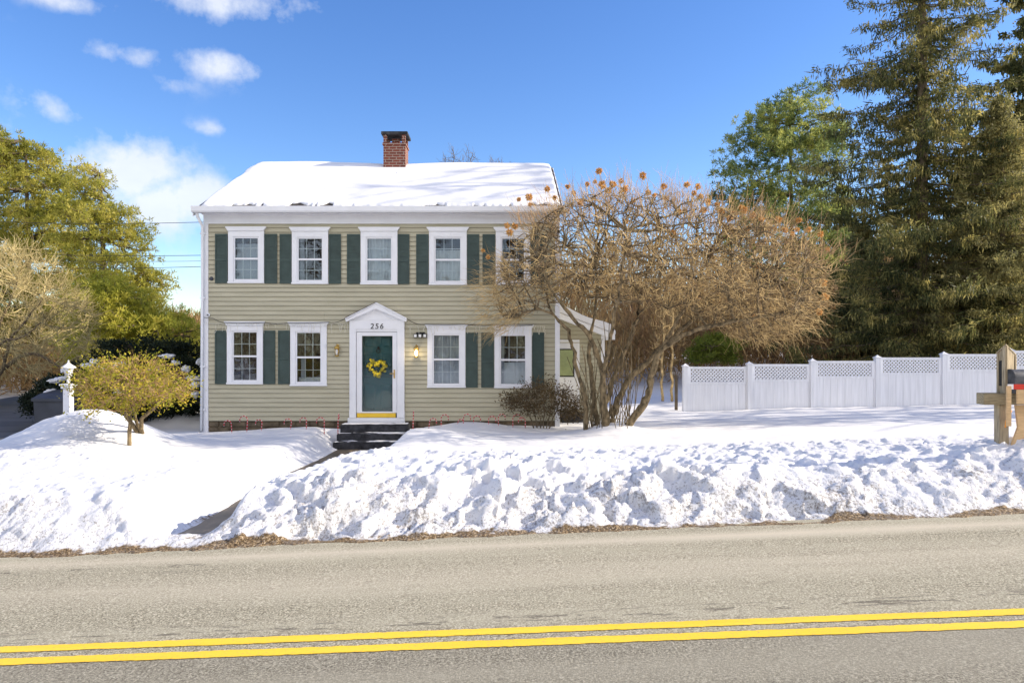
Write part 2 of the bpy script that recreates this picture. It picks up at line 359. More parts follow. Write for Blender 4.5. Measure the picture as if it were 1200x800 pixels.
def road_z(X): return .04 + .04 * 20 * np.tanh(np.asarray(X, float) / 20)
def edge_y(X): return 7.62 + .015 * np.clip(X, -60, 60)
def ground(X, Y, detail=True):
    X = np.asarray(X, float); Y = np.asarray(Y, float)
    t = Y - edge_y(X) + .10 * fbm(X * 1.3, Y * 0, 3) + .06 * fbm(X * 5, Y * 2, 9)
    R = road_z(X)
    B = .02 + np.where(X > 0, .03 * X, .012 * X) * np.exp(-(X / 40) ** 2) - np.where(Y < 17.5, .035, .05) * (np.clip(Y, 0, 23.6) - 17.5)
    B = B + 1.95 * sst(24, 62, Y) + 6 * sst(70, 300, Y)
    bank = R + (.41 - .008 * np.clip(X, -4, 8) + .10 * vnoise(X * .5, Y * .3, 5)) * sst(-.05, 1.05, t) - .09 * sst(1.6, 4, t) * sst(-2.6, -.5, X)
    z = bank * (1 - sst(2.3, 6.0, t)) + B * sst(2.3, 6.0, t)
    z = z + .74 * gauss(X, Y, -8.15, 14.2, 1.25, 1.25) + .16 * gauss(X, Y, -7.6, 12.2, 1.6, 1.2)
    z = z + .03 * gauss(X, Y, -2.0, 10.8, .7, 2.2) + .24 * gauss(X, Y, -1.75, 15.0, 1.15, .9) + .13 * gauss(X, Y, -.9, 16.7, 1.0, .8) + .10 * gauss(X, Y, -2.2, 12.6, 1, 1.5)
    z = z - .17 * gauss(X, Y, -2.9, 13.2, 1.0, 1.7)
    z = z + .20 * gauss(X, Y, 2.35, 16.0, .62, .5) + .22 * gauss(X, Y, 6.6, 9.1, .9, .8) + .12 * gauss(X, Y, -.6, 17.3, 1.5, .5)
    z = z + .13 * gauss(X, Y, -4.9, 17.2, 1.3, .7)
    z = z + .50 * gauss(X, Y, -9.2, 20.3, 1.0, .7) * (1 + .5 * fbm(X * 2.5, Y * 2.5, 4)) + .3 * gauss(X, Y, -7.9, 20.0, .5, .5)
    if detail:
        rough = sst(0, .35, t) * (1 - .74 * sst(1.0, 2.0, t)) * (1 - .97 * sst(3.9, 5.3, t))
        sm = 1 - .85 * gauss(X, Y, -5.2, 10.6, 1.5, 1.6)           # smooth wind-packed patch left of the walk
        rough = rough * sm * np.clip(.78 + 1.5 * fbm(X * .55, Y * .8, 66, 3), .3, 1.35)
        wx = X + .12 * fbm(X * 3, Y * 3, 31); wy = Y + .12 * fbm(X * 3, Y * 3, 37)
        f1, h1 = worley(wx * 1.7, wy * 2.0, 1); f2, h2 = worley(wx * 4.2, wy * 4.8, 2); f3, h3 = worley(wx * 10, wy * 11, 3)
        f0, h0 = worley(wx * .9 + 5, wy * 1.5, 77)
        lump = .20 * (h0 - .5) * np.sqrt(np.clip(1 - f0 ** 2, 0, 1)) + .17 * (h1 - .4) * np.sqrt(np.clip(1 - f1 ** 2, 0, 1)) + .12 * (h2 - .3) * np.sqrt(np.clip(1 - (f2 * 1.2) ** 2, 0, 1)) + .06 * (h3 - .3) * np.clip(1 - (f3 * 1.3) ** 2, 0, 1)
        z = z + rough * (lump + .06 * fbm(X * 2.2, Y * 2.2, 8)) * (1.15 - .25 * sst(-1, 2, X))
        z = z + .07 * np.exp(-((Y - 23.45) / .5) ** 2) * (fbm(X * .8, Y, 21) + .3) * (X > 5)
        soft = sst(4.6, 6.6, t) * np.exp(-np.clip(Y - 30, 0, 99) / 20)
        z = z + soft * (.035 * fbm(X * .9, Y * 1.1, 12, 4) + .008 * fbm(X * 5, Y * 5, 13, 3))
        mid = (1 - sst(3.9, 5.6, t)) * sst(.5, 1.2, t)
        fm, hm = worley(wx * 5.5, wy * 4.5, 6); fk, hk = worley(wx * 13, wy * 10, 7)
        z = z + mid * sm * (.055 * np.clip(hm - .55, 0, 1) * 2 * np.sqrt(np.clip(1 - (1.5 * fm) ** 2, 0, 1)) + .03 * np.clip(hk - .4, 0, 1) * 1.6 * np.sqrt(np.clip(1 - (1.4 * fk) ** 2, 0, 1)))
    z = z + gauss(X, Y, -7.9, 13.2, 1.6, 1.8) * (.07 * fbm(X * 2.6, Y * 2.6, 55, 4) + .05 * np.clip(worley(X * 4, Y * 4, 56)[1] - .6, 0, 1))
    # the walk: a trench with a steep right bank and a soft left one
    pz = np.interp(Y, [7.6, 8.6, 12.5, 15.5, 16.6, 17.6], [-.12, -.15, -.25, -.31, -.33, -.33])
    cx = -3.36 + .06 * np.sin(Y * .9)
    a = sst(-1.15, -.42, X - cx) * (1 - sst(0, .38, X - cx - np.interp(Y, [8, 9.2, 10.5, 12.5, 14, 16.2], [-.05, .12, .40, .66, .84, 1.1]) + .10 * fbm(Y * 2, X * 2, 14))) * sst(7.55, 8.3, Y) * (1 - sst(17.3, 17.5, Y))
    z = z * (1 - a) + np.minimum(pz, z) * a
    # the driveway
    dv = sst(-9.3, -10.2, X + .3 * fbm(X, Y, 15)) * (1 - sst(-16.0, -16.8, X)) * (1 - sst(27, 28, Y)) * (1 - np.clip(1.3 * gauss(X, Y, -8.15, 14.2, 1.5, 1.8), 0, 1))
    z = z * (1 - dv) + np.minimum(z, drive_z(X, Y) - .05) * dv
    return np.where(t < 0, np.minimum(z, R - .06 + 0 * z), z), t
def drive_z(X, Y):
    R = road_z(X); return R * (1 - sst(9, 14, Y)) + (-.10 + .45 * sst(17, 27, Y)) * sst(9, 14, Y)
def gz(x, y): return float(ground(np.array([float(x)]), np.array([float(y)]))[0][0])

def grid_mesh(name, xs, ys, zf, mat, kind='structure', attrs=False):
    X, Y = np.meshgrid(xs, ys); Z, T = zf(X, Y)
    V = np.stack([X, Y, Z], -1).reshape(-1, 3); nx, ny = len(xs), len(ys)
    i = np.arange((ny - 1) * nx).reshape(ny - 1, nx)[:, :-1].ravel()
    o = big_mesh(name, V, np.stack([i, i + 1, i + nx + 1, i + nx], 1), mat, None, True); tag(o, kind=kind)
    if attrs:
        R = road_z(X); hgt = Z - R
        d = (1 - sst(.0, .17, T + .18 * fbm(X * 3, Y * 3, 41))) * .62 + (1 - sst(0, .10, hgt)) * .30 * (T < .6) + .20 * (1 - sst(.1, 1.1, T)) * (.6 + fbm(X * .9, Y * 2, 48))
        d = d + .22 * (1 - sst(.5, 1.2, T)) * (fbm(X * 1.1, Y * 3, 44) > .22)
        cx = -3.32; walk = np.exp(-((X - cx + .50 + .15 * fbm(Y * 2, X, 46)) / .10) ** 2) * (Y < 14.2) * (Y > 7.6)
        d = np.maximum(d, walk * (.45 + .35 * fbm(Y * 1.3, X * 2, 47)))
        g = (1 - sst(4.2, 6.4, T)) * (.30 + .45 * (1 - sst(.6, 1.4, T)))
        g = g * (1 - .75 * gauss(X, Y, -4.9, 10.6, 1.4, 1.8))
        for nm, a in (('dirt', d), ('grit', g)):
            at = o.data.attributes.new(nm, 'FLOAT', 'POINT'); at.data.foreach_set('value', a.astype(np.float32).ravel())
    return o
def grow_axis(a, b, d, end):
    out = list(np.arange(a, b, d)); x = b; st = d
    while x < end: out.append(x); st *= 1.18; x += st
    return out + [end]
xr = grow_axis(0, 6.6, .026, 320); xs = np.array([-x for x in xr[:0:-1]] + xr)
xs = np.unique(np.concatenate([xs, np.arange(-14, -6.6, .06), np.arange(6.6, 14, .08)]))
ys = np.concatenate([np.arange(7.3, 9.8, .022), np.arange(9.8, 13.6, .04), np.array(grow_axis(13.6, 18.2, .07, 380))])
grid_mesh('snow_ground', xs, ys, ground, M['snow'], attrs=True)
# verge on the camera's side of the road
xv = np.array(sorted(set(np.round(np.concatenate([np.linspace(-320, -20, 12), np.arange(-20, 20, .25), np.linspace(20, 320, 12)]), 3))))
yv = np.array(list(np.linspace(-90, -6, 12)) + list(np.arange(-5, 2.41, .2)))
def verge(X, Y): return road_z(X) - .06 + .4 * sst(2.2, .9, Y) + .08 * sst(2.2, 1.5, Y) * fbm(X * 2, Y * 2, 51), X
grid_mesh('snow_verge', xv, yv, verge, M['snow_clean'])
def strip(name, x, y0f, y1f, dz, mat, n=2):
    x = np.asarray(x, float); rows = []
    for k in range(n + 1):
        y = y0f(x) + (y1f(x) - y0f(x)) * k / n; rows.append(np.stack([x, y, road_z(x) + dz], -1))
    V = np.concatenate(rows); nx = len(x); i = np.arange(n * nx).reshape(n, nx)[:, :-1].ravel()
    return tag(big_mesh(name, V, np.stack([i, i + 1, i + nx + 1, i + nx], 1), mat), kind='structure')
xq = np.concatenate([np.linspace(-300, -20, 30), np.linspace(-19, 19, 150), np.linspace(20, 300, 30)])
strip('road', xq, lambda x: 2.25 + 0 * x, lambda x: edge_y(x) + .15, 0, M['road'], 4)
xq = np.concatenate([np.linspace(-300, -9, 60), np.linspace(-8.9, 8.9, 1200), np.linspace(9, 300, 60)])
wob = lambda x, s: .006 * fbm(x * 1.5, x * 0, s) + .009 * fbm(x * 22, x * 0, s + 5, 3)
strip('yellow_road_line', xq, lambda x: 4.875 - .055 - .006 * x + wob(x, 61), lambda x: 4.875 + .055 - .006 * x + wob(x, 62), .005, M['yellow'], 1)
strip('yellow_road_line', xq, lambda x: 5.085 - .055 - .006 * x + wob(x, 63), lambda x: 5.085 + .055 - .006 * x + wob(x, 64), .005, M['yellow'], 1)
# walk and driveway sheets
xw = np.linspace(-4.05, -2.75, 14); yw = np.linspace(7.75, 17.2, 60)
grid_mesh('front_walk', xw, yw, lambda X, Y: (np.interp(Y, [7.6, 8.6, 12.5, 15.5, 16.6, 17.6], [-.12, -.15, -.25, -.31, -.33, -.33]) + .012 + .012 * fbm(X * 3, Y * 3, 71), X), M['walk'])
xd = np.linspace(-17, -10.0, 20); yd = np.linspace(7.7, 28, 60)
grid_mesh('driveway', xd, yd, lambda X, Y: (drive_z(X, Y) - .02, X), M['drive'])

# ------------------------------------------------------------------ the house
house = thing('colonial_house', 'two-storey khaki clapboard house with dark green shutters, snowy roof and brick chimney', 'house')
XL, XR, YB = -7.35, 1.33, 25.0
Z0 = hz(493)                      # bottom of the siding
ZT = hz(262)                      # under the frieze
# windows: (left, right) casing px, crown top, bottom, style
WINS = [(268, 310, 266, 332, 'shade'), (342.5, 385, 266.5, 333, 'plain'), (423, 466, 266.5, 333.5, 'curtain'), (503, 547, 266.5, 334, 'half'), (581, 621.5, 266.5, 334, 'plain'),
        (266.5, 308.7, 376.5, 450, 'dark'), (340.7, 383.3, 377, 452, 'blindlow'), (501, 545.5, 380, 454, 'curtain2'), (579.5, 623, 380.5, 454.5, 'half2')]
holes = [(hx(a) + .02, hx(b) - .02, hz(d) + .02, hz(c) - .06) for a, b, c, d, _ in WINS]
holes.append((hx(411), hx(473.5), Z0 - 1, hz(377)))
siding = MB(); exp = .112
def courses(mb, x0, x1, z0, z1, y, holes):
    z = z0; r = random.Random(3)
    def piece(u, w_, za, zc, z, zt, o):
        f = lambda q: y - .024 + .020 * (q - z) / exp + o
        top = zc + (.012 if zc > zt - 1e-6 else 0)
        mb.prism_x([(f(za), za), (f(top), top), (y + .02, top), (y + .02, za)], u, w_ - .002)
    while z < z1 - .01:
        zt = min(z + exp, z1); brk = sorted({z, zt} | {q for h in holes for q in h[2:] if z < q < zt})
        for za, zc in zip(brk[:-1], brk[1:]):
            if zc - za < .002: continue
            cuts = [(x0, x1)]; zm = (za + zc) / 2
            for a, b, c, d in holes:
                if c < zm < d:
                    n = []
                    for s, e in cuts:
                        if b <= s or a >= e: n.append((s, e)); continue
                        if a > s: n.append((s, a))
                        if b < e: n.append((b, e))
                    cuts = n
            for s, e in cuts:
                j = [s]
                while e - j[-1] > 4.2: j.append(j[-1] + r.uniform(2.4, 3.6))
                j.append(e)
                for u, w_ in zip(j[:-1], j[1:]): piece(u, w_, za, zc, z, zt, r.uniform(-.0015, .0015))
        z += exp
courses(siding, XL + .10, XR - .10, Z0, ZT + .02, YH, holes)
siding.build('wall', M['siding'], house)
side = MB()
side.box(XL + .02, XL + .06, YH + .05, YB, -.3, 5.15); side.box(XR - .06, XR - .02, YH + .05, YB, -.3, 5.15); side.box(XL + .02, XR - .02, YB - .05, YB, -.3, 5.15)
YR = 21.35
for x in (XL + .04, XR - .04): side.poly([(x, YH + .05, 5.14), (x, YR, 7.13), (x, YB, 5.14)], [(0, 1, 2)])
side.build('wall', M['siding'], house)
room = MB()
for zz0, zz1 in ((.25, 2.6), (2.75, 5.05)):
    room.poly([(x, y, z) for x in (XL + .1, XR - .1) for y in (YH + .10, YH + 2.4) for z in (zz0, zz1)], [(0, 1, 3, 2), (4, 6, 7, 5), (2, 3, 7, 6), (0, 2, 6, 4), (1, 5, 7, 3)])
room.build('room', M['dark_room'], house)
fnd = MB()
r = random.Random(8); x = XL + .03
z = -.5
while z < Z0 - .01:
    x = XL + .03; hgt = r.uniform(.10, .17); zt = min(z + hgt, Z0)
    while x < XR - .05:
        w_ = r.uniform(.18, .45); e = min(x + w_, XR - .03)
        if not (hx(405) < (x + e) / 2 < hx(480)): fnd.box(x, e - .012, YH + .012 - r.uniform(0, .02), YH + .3, z, zt - .01, .02)
        x += w_
    z += hgt
fnd.box(XL + .05, XR - .05, YH + .03, YH + .25, -.5, Z0 - .003)
fnd.build('foundation', M['stone'], house)
# corner boards, frieze, soffit
for xa, xb in ((XL, XL + .115), (XR - .115, XR)):
    c = MB(); c.box(xa, xb, YH - .035, YH + .12, hz(505) - .1, hz(262) + .01, .004); c.build('corner_board', M['trim'], house)
fr = MB(); fr.box(XL, XR, YH - .04, YH + .05, hz(262), hz(250.5), .004); fr.box(XL, XR, YH - .055, YH - .038, hz(262) - .012, hz(260.7), .003)
fr.box(XL - .02, XR + .02, YH - .12, YH + .03, hz(252.5), hz(248), .02)
fr.build('frieze_board', M['trim'], house)
YE = 17.34; ZE = 5.33
sf = MB(); sf.box(XL - .07, XR + .06, YE + .05, YH + .06, hz(250.5) + .003, hz(250.5) + .03); sf.build('soffit', M['trim'], house)
# roof
roof = MB(); xl, xr_ = XL - .10, XR + .06
roof.prism_x([(YE, ZE - .04), (YR, 7.28), (YB + .35, ZE - .04), (YB + .35, ZE - .16), (YR, 7.14), (YE, ZE - .12)], xl, xr_)
roof_o = roof.build('roof', M['shingle'], house)
rk = MB()
for xx in (xl - .025, xr_ + .003):
    rk = MB(); rk.prism_x([(YE, ZE - .05), (YR, 7.265), (YB + .35, ZE - .05), (YB + .35, ZE - .20), (YR, 7.10), (YE, ZE - .20)], xx, xx + .022); rk.build('rake_board', M['trim'], roof_o)
# snow lying on the roof: its own thickness, ragged lower edge, wind ripples
nx, ny = 300, 110; U, Vv = np.meshgrid(np.linspace(0, 1, nx), np.linspace(0, 1, ny))
edge = .045 + .035 * fbm(U[0] * 40, U[0] * 0, 81) + .02 * fbm(U[0] * 140, U[0] * 0, 82)
gap = (fbm(U[0] * 18, U[0] * 0, 87) > .12) * .05
rr = 0.03 + .02 * fbm(Vv[:, :1] * 9, Vv[:, :1] * 0, 83)
X = xl + .03 + .05 * (fbm(Vv * 7, Vv * 0, 84)) * (U < .5) + U * (xr_ - xl - .07)
eg = (edge + gap) * 1.0
tt = Vv * .96 + .04 * Vv ** .5 + eg * (1 - Vv) ** 14
Ys = YE + tt * (YR - YE) * 1.003
Zs = ZE - .04 + tt * (7.28 - ZE + .04)
th = .10 * sst(0, .06, Vv) * sst(0, .008, U) * (1 - sst(.992, 1, U)) + .002
th = th * (.45 + .55 * sst(.0, .35, Vv)) + .05 * sst(.5, 1, Vv) * sst(0, .03, U) * (1 - sst(.97, 1, U))
rip = .075 * fbm(X * .35 + 3, Ys * 1.6, 85, 4) * sst(.25, .6, Vv) + .014 * fbm(X * 2.2, Ys * 7, 86, 4) * (1 - sst(.3, .6, Vv)) * sst(0, .1, Vv)
ch = gauss(X, Ys, -3.25, 21.2, .9, .8) * .07
Zs = Zs + th + rip * sst(0, .03, U) * (1 - sst(.97, 1, U)) - ch * sst(.5, 1, Vv)
V = np.stack([X, Ys, Zs], -1).reshape(-1, 3)
i = np.arange((ny - 1) * nx).reshape(ny - 1, nx)[:, :-1].ravel(); Q = np.stack([i, i + 1, i + nx + 1, i + nx], 1)
# back slope of the snow
Vb = V.copy(); Vb[:, 1] = 2 * YR - Vb[:, 1] + .02; Vb[:, 1] = np.where(Vb[:, 1] > YB + .35, YB + .35, Vb[:, 1])
big_mesh('snow', np.concatenate([V, Vb]), np.concatenate([Q, Q[:, ::-1] + len(V)]), M['snow_clean'], roof_o, True)
# gutter
gt = MB(); gt.prism_x([(YE - .10, hz(246.2)), (YE - .115, hz(245.6)), (YE - .095, hz(251)), (YE - .06, hz(252.6) ), (YE + .05, hz(252.6)), (YE + .05, hz(246.2)), (YE + .035, hz(246.2)), (YE + .035, hz(251.5)), (YE - .05, hz(251.5)), (YE - .08, hz(246.2))], xl - .02, xr_ + .02)
gt.build('gutter', M['trim'], house)
ds = MB(); ds.tube([(XL - .02, YE, hz(251)), (XL - .03, YE + .05, hz(256)), (XL + .0, YH - .09, hz(266)), (XL + .0, YH - .09, hz(300)), (XL - .02, YH - .09, hz(503)), (XL - .05, YH - .2, hz(506))], .036, 10)
for q in (275, 350, 430, 480): ds.box(XL - .06, XL + .06, YH - .10, YH - .034, hz(q), hz(q) + .03)
ds.build('downspout', M['trim'], house)
# chimney
YC = 21.0; s_ = YC / F; cz = lambda py: CZ - (py - HY) * s_; cx_ = lambda px: (px - VX) * s_
ck = MB(); xa, xb = cx_(449.3), cx_(475); 
ck.box(xa, xb, YC, YC + .62, 6.9, cz(167.5)); 
ck.box(xa - .025, xb + .025, YC - .025, YC + .645, cz(170), cz(167.4))
pw = .10
for a in (xa, xb - pw):
    for q in (YC, YC + .62 - pw): ck.box(a, a + pw, q, q + pw, cz(167.4), cz(158))
ck.box(xa + .22, xb - .2, YC + .2, YC + .4, cz(167.4), cz(160.5))
chim = ck.build('chimney', M['brick'], roof_o)
cp = MB(); cp.box(xa - .06, xb + .07, YC - .06, YC + .70, cz(158), cz(154.5), .01); cp.build('cap', M['slate'], roof_o)

# windows
def window(a, b, ct, bt, style, row, flip=1):
    x0, x1, zt, zb = hx(a), hx(b), hz(ct), hz(bt); Y = YH
    c = MB(); sw = .125; hb = (11.6 if row == 0 else 11.2) * YH / F        # header height
    zs = zt - hb                                                            # sash top
    zsill = zb + .045
    c.box(x0, x0 + sw, Y - .045, Y + .03, zsill, zs + .001, .003); c.box(x1 - sw, x1, Y - .045, Y + .03, zsill, zs + .001, .003)
    c.box(x0, x1, Y - .047, Y + .03, zs, zt - .06, .003)
    c.prism([(x0, zt - .10), (x0 - .03, zt - .05), (x0 - .055, zt - .025), (x0 - .055, zt), (x1 + .055, zt), (x1 + .055, zt - .025), (x1 + .03, zt - .05), (x1, zt - .10)], Y - .085, Y - .03)
    c.box(x0 - .01, x1 + .01, Y - .07, Y + .03, zb, zsill - .001, .005)
    wo = c.build('window', M['trim'], house)
    # sashes: storm frame, meeting rail, muntins
    g = MB(); gx0, gx1, gz0, gz1 = x0 + sw, x1 - sw, zsill + .001, zs - .001; fw = .034; mid = (gz0 + gz1) / 2 + .01
    g.box(gx0, gx0 + fw, Y - .022, Y + .03, gz0, gz1, .002); g.box(gx1 - fw, gx1, Y - .022, Y + .03, gz0, gz1, .002)
    g.box(gx0 + fw, gx1 - fw, Y - .022, Y + .03, gz0, gz0 + .055, .002); g.box(gx0 + fw, gx1 - fw, Y - .022, Y + .03, gz1 - .035, gz1, .002)
    g.box(gx0 + fw, gx1 - fw, Y - .018, Y + .03, mid - .022, mid + .022, .002)
    mt = MB()
    for (za, zc, yo) in ((gz0 + .055, mid - .022, .022), (mid + .022, gz1 - .035, .008)):
        iw = gx1 - gx0 - 2 * fw
        for k in (1, 2):
            xx = gx0 + fw + iw * k / 3; mt.box(xx - .009, xx + .009, Y + yo, Y + yo + .014, za, zc)
        zz = (za + zc) / 2; mt.box(gx0 + fw, gx1 - fw, Y + yo + .001, Y + yo + .013, zz - .009, zz + .009)
    g.build('sash', M['trim'], wo)
    dim = style in ('shade', 'curtain', 'curtain2')
    mt.build('muntin', M['trim'], wo)
    p = MB(); p.box(gx0 + fw - .004, gx1 - fw + .004, Y - .004, Y + .0, gz0 + .05, gz1 - .03); p.build('pane', M['glass'], wo)
    def drape(xa, xb, za, zc, mat, amp=.02, yb=.12, n=40, name='curtain'):
        V = []; Fq = []
        for i_ in range(n + 1):
            u = i_ / n; xx = xa + (xb - xa) * u
            for j_ in range(9):
                w_ = j_ / 8; V.append((xx, Y + yb + amp * math.sin(u * n * .55 + .7 * math.sin(u * 9)) + .01 * w_, za + (zc - za) * w_))
        for i_ in range(n):
            for j_ in range(8): q = i_ * 9 + j_; Fq.append((q, q + 9, q + 10, q + 1))
        k = MB(); k.poly(V, Fq, True); k.build(name, mat, wo)
    A, B_, C, D = gx0 + fw, gx1 - fw, gz0 + .03, gz1 - .02
    H = D - C
    if style == 'shade':
        drape(A, B_, C, D - .13, M['shade'], .002, name='roller_shade')
    elif style == 'plain': drape(A, A + .1, C, D, M['shade'], .01)
    elif style == 'curtain': drape(A, B_, C, D, M['curtain'])
    elif style == 'half': drape(A, B_, C, C + H * .74, M['curtain'], .012)
    elif style == 'curtain2':
        drape(A, B_, C, D, M['shade'], .015)
    elif style == 'half2': drape(A, B_, C, C + H * .45, M['curtain'], .012); drape(A, A + .08, C, D, M['shade'], .01)
    elif style == 'blindlow':
        drape(A, B_, C, C + .13, M['curtain'], .004); drape(A + .06, A + .16, C + .1, C + H * .5, M['shade'], .01)
    return zs, zb
def shutter(x0, x1, z0, z1):
    Y = YH - .025; s = MB(); t = .028; fw = .032
    s.box(x0, x0 + fw, Y - t, Y, z0, z1, .003); s.box(x1 - fw, x1, Y - t, Y, z0, z1, .003)
    mid = z0 + (z1 - z0) * .47
    for za, zc in ((z0, z0 + .06), (mid - .025, mid + .025), (z1 - .045, z1)): s.box(x0 + fw, x1 - fw, Y - t + .002, Y, za, zc)
    for za, zc in ((z0 + .06, mid - .025), (mid + .025, z1 - .045)):
        n = int((zc - za) / .032)
        for k in range(n):
            z = za + (k + .5) * (zc - za) / n; s.prism_x([(Y - t + .008, z - .015), (Y - t + .012, z - .017), (Y - .008, z + .014), (Y - .012, z + .016)], x0 + fw, x1 - fw)
    s.box(x0 + fw, x1 - fw, Y - .004, Y + .004, z0, z1)
    s.build('shutter', M['shutter'], house)
for k, (a, b, c, d, st) in enumerate(WINS): window(a, b, c, d, st, 0 if k < 5 else 1)
for a, b in ((252.8, 267.4), (310.6, 325.3), (328.3, 342), (385.8, 400), (407, 422.4), (466.4, 480), (488, 502.4), (547.6, 561.6), (565.5, 580.2), (622.2, 637)):
    o = (a - 260) / 300
    shutter(hx(a), hx(b), hz(332 + o * 1.5), hz(274.3 + o * .5))
for a, b in ((252.6, 265.9), (309.3, 323), (326.4, 340.1)): shutter(hx(a), hx(b), hz(449.8), hz(387.2))
for a, b in ((546, 560), (564, 578.8), (623.6, 637.5)): shutter(hx(a), hx(b), hz(453.8), hz(389.5))

# entry: surround with pediment, storm door, green door
Y = YH; sur = MB()
zb = hz(489); zp = hz(375.2)
sur.box(hx(410.2), hx(417.8), Y - .075, Y + .05, zb, zp - .16, .004); sur.box(hx(465.8), hx(474.3), Y - .075, Y + .05, zb, zp - .16, .004)
sur.box(hx(410), hx(417.9) , Y - .085, Y + .05, zb - .001, zb + .2, .004); sur.box(hx(465.6), hx(474.5), Y - .085, Y + .05, zb - .001, zb + .2, .004)
sur.box(hx(410.2), hx(474.3), Y - .077, Y + .05, zp - .22, zp, .004)
sur.box(hx(417.8), hx(465.8), Y - .055, Y + .05, hz(388.5), zp - .221)
sur.box(hx(408), hx(474.6), Y - .06, Y + .10, hz(497), hz(489) - .002, .004)
sur.box(hx(410.8), hx(412), Y - .08, Y - .07, zb + .2, zp - .2); 
door_surround = sur.build('door_surround', M['trim'], house)
ped = MB(); ax, az = hx(442), hz(355)
ped.prism([(hx(411), zp + .002), (hx(473.5), zp + .002), (ax, az - .1)], Y - .06, Y + .02)
def rake(x0, z0, x1, z1, t=.10):
    d = np.array([x1 - x0, z1 - z0]); d /= np.linalg.norm(d); n = np.array([-d[1], d[0]]); n = n if n[1] < 0 else -n
    ped.prism([(x0, z0), (x1, z1), (x1, z1 - t * 1.25), (x0 + n[0] * t * .3, z0 - t * .6)], Y - .17, Y + .02)
    ped.prism([(x0, z0 + .002), (x1, z1 + .002), (x1, z1 + .03), (x0, z0 + .03)], Y - .20, Y + .02)
rake(hx(406.4), zp + .02, ax, az - .02); rake(hx(477.3), zp + .02, ax + .001, az - .02)
ped.build('pediment', M['trim'], house)
rd = MB(); 
rd.poly([(hx(405.8), Y - .21, zp + .053), (ax, Y - .21, az + .013), (ax, Y + .0, az + .02), (hx(405.8), Y, zp + .06)], [(0, 1, 2, 3)])
rd.poly([(hx(405.8), Y - .213, zp + .051), (ax, Y - .213, az + .011), (ax, Y - .213, az - .0), (hx(405.8), Y - .213, zp + .04)], [(0, 1, 2, 3)])
rd.build('roof', M['shingle'], house)
inner = MB(); ix0, ix1, iz0, iz1 = hx(419.5), hx(464), hz(487), hz(389.5); YD = Y + .13
inner.box(ix0, ix1, YD, YD + .04, iz0, iz1)
def raised(x0, x1, z0, z1):
    inner.box(x0, x1, YD - .006, YD + .01, z0, z1, .002); 
    inner.poly([(x0 + .015, YD - .006, z0 + .015), (x1 - .015, YD - .006, z0 + .015), (x1 - .015, YD - .006, z1 - .015), (x0 + .015, YD - .006, z1 - .015), (x0 + .05, YD - .022, z0 + .05), (x1 - .05, YD - .022, z0 + .05), (x1 - .05, YD - .022, z1 - .05), (x0 + .05, YD - .022, z1 - .05)], [(0, 1, 5, 4), (1, 2, 6, 5), (2, 3, 7, 6), (3, 0, 4, 7), (4, 5, 6, 7)])
mx = (ix0 + ix1) / 2
for (u, w_) in ((ix0 + .10, mx - .05), (mx + .05, ix1 - .10)):
    for (za, zc) in ((.12, .80), (.92, 1.55), (1.66, 1.94)): raised(u, w_, iz0 + za, iz0 + zc)
idoor = inner.build('door', M['door'], house)
kn = MB(); kx = hx(442.5); kn.lathe((0, 0, 0), [(.02, 0), (.03, .01), (.02, .03)], 12); 
kn = MB(); kn.tube([(kx + .045 * math.cos(t), YD - .04, hz(411) + .05 * math.sin(t)) for t in np.linspace(0, 2 * PI, 17)], .009, 6); kn.box(kx - .02, kx + .02, YD - .05, YD - .004, hz(409), hz(406), .005)
kn.build('knocker', M['black'], idoor)
st = MB(); sx0, sx1, sz0, sz1 = hx(418.2), hx(465.4), hz(483.5), hz(389)
st.box(sx0, hx(424.6), Y - .045, Y - .012, sz0, sz1, .004); st.box(hx(460.3), sx1, Y - .045, Y - .012, sz0, sz1, .004)
st.box(hx(424.6), hx(460.3), Y - .045, Y - .012, hz(393.5), sz1, .003); st.box(hx(424.6), hx(460.3), Y - .045, Y - .012, sz0, hz(481.8), .003)
storm = st.build('storm_door', M['trim'], house)
gp = MB(); gp.box(hx(424.2), hx(460.7), Y - .03, Y - .026, hz(482), hz(393)); gp.build('pane', M['glass_door'], storm)
kp = MB(); kp.box(sx0 + .01, hx(464), Y - .055, Y - .02, hz(488.6), hz(483.6), .006); kp.build('kick_strip', M['gold'], storm)
hd = MB(); hd.box(hx(461.6), hx(463.2), Y - .06, Y - .046, hz(443), hz(433), .003); hd.tube([(hx(462.4), Y - .06, hz(437.3)), (hx(462.2), Y - .10, hz(437.3)), (hx(457.5), Y - .10, hz(437.6))], .011, 8)
hd.build('handle', M['brass'], storm)
# house number
tx = bpy.data.curves.new('num', 'FONT'); tx.body = '256'; tx.size = .185; tx.extrude = .006; tx.align_x = 'CENTER'; tx.space_character = 1.25; tx.shear = .12
to = bpy.data.objects.new('num', tx); COL.objects.link(to); bpy.context.view_layer.update()
me = bpy.data.meshes.new_from_object(to); me.name = 'house_number'; bpy.data.objects.remove(to); me.materials.append(M['black'])
ho = link(bpy.data.objects.new('house_number', me), house); ho.rotation_euler = (PI / 2, 0, 0); ho.location = (hx(442.2), Y - .082, hz(385.2))
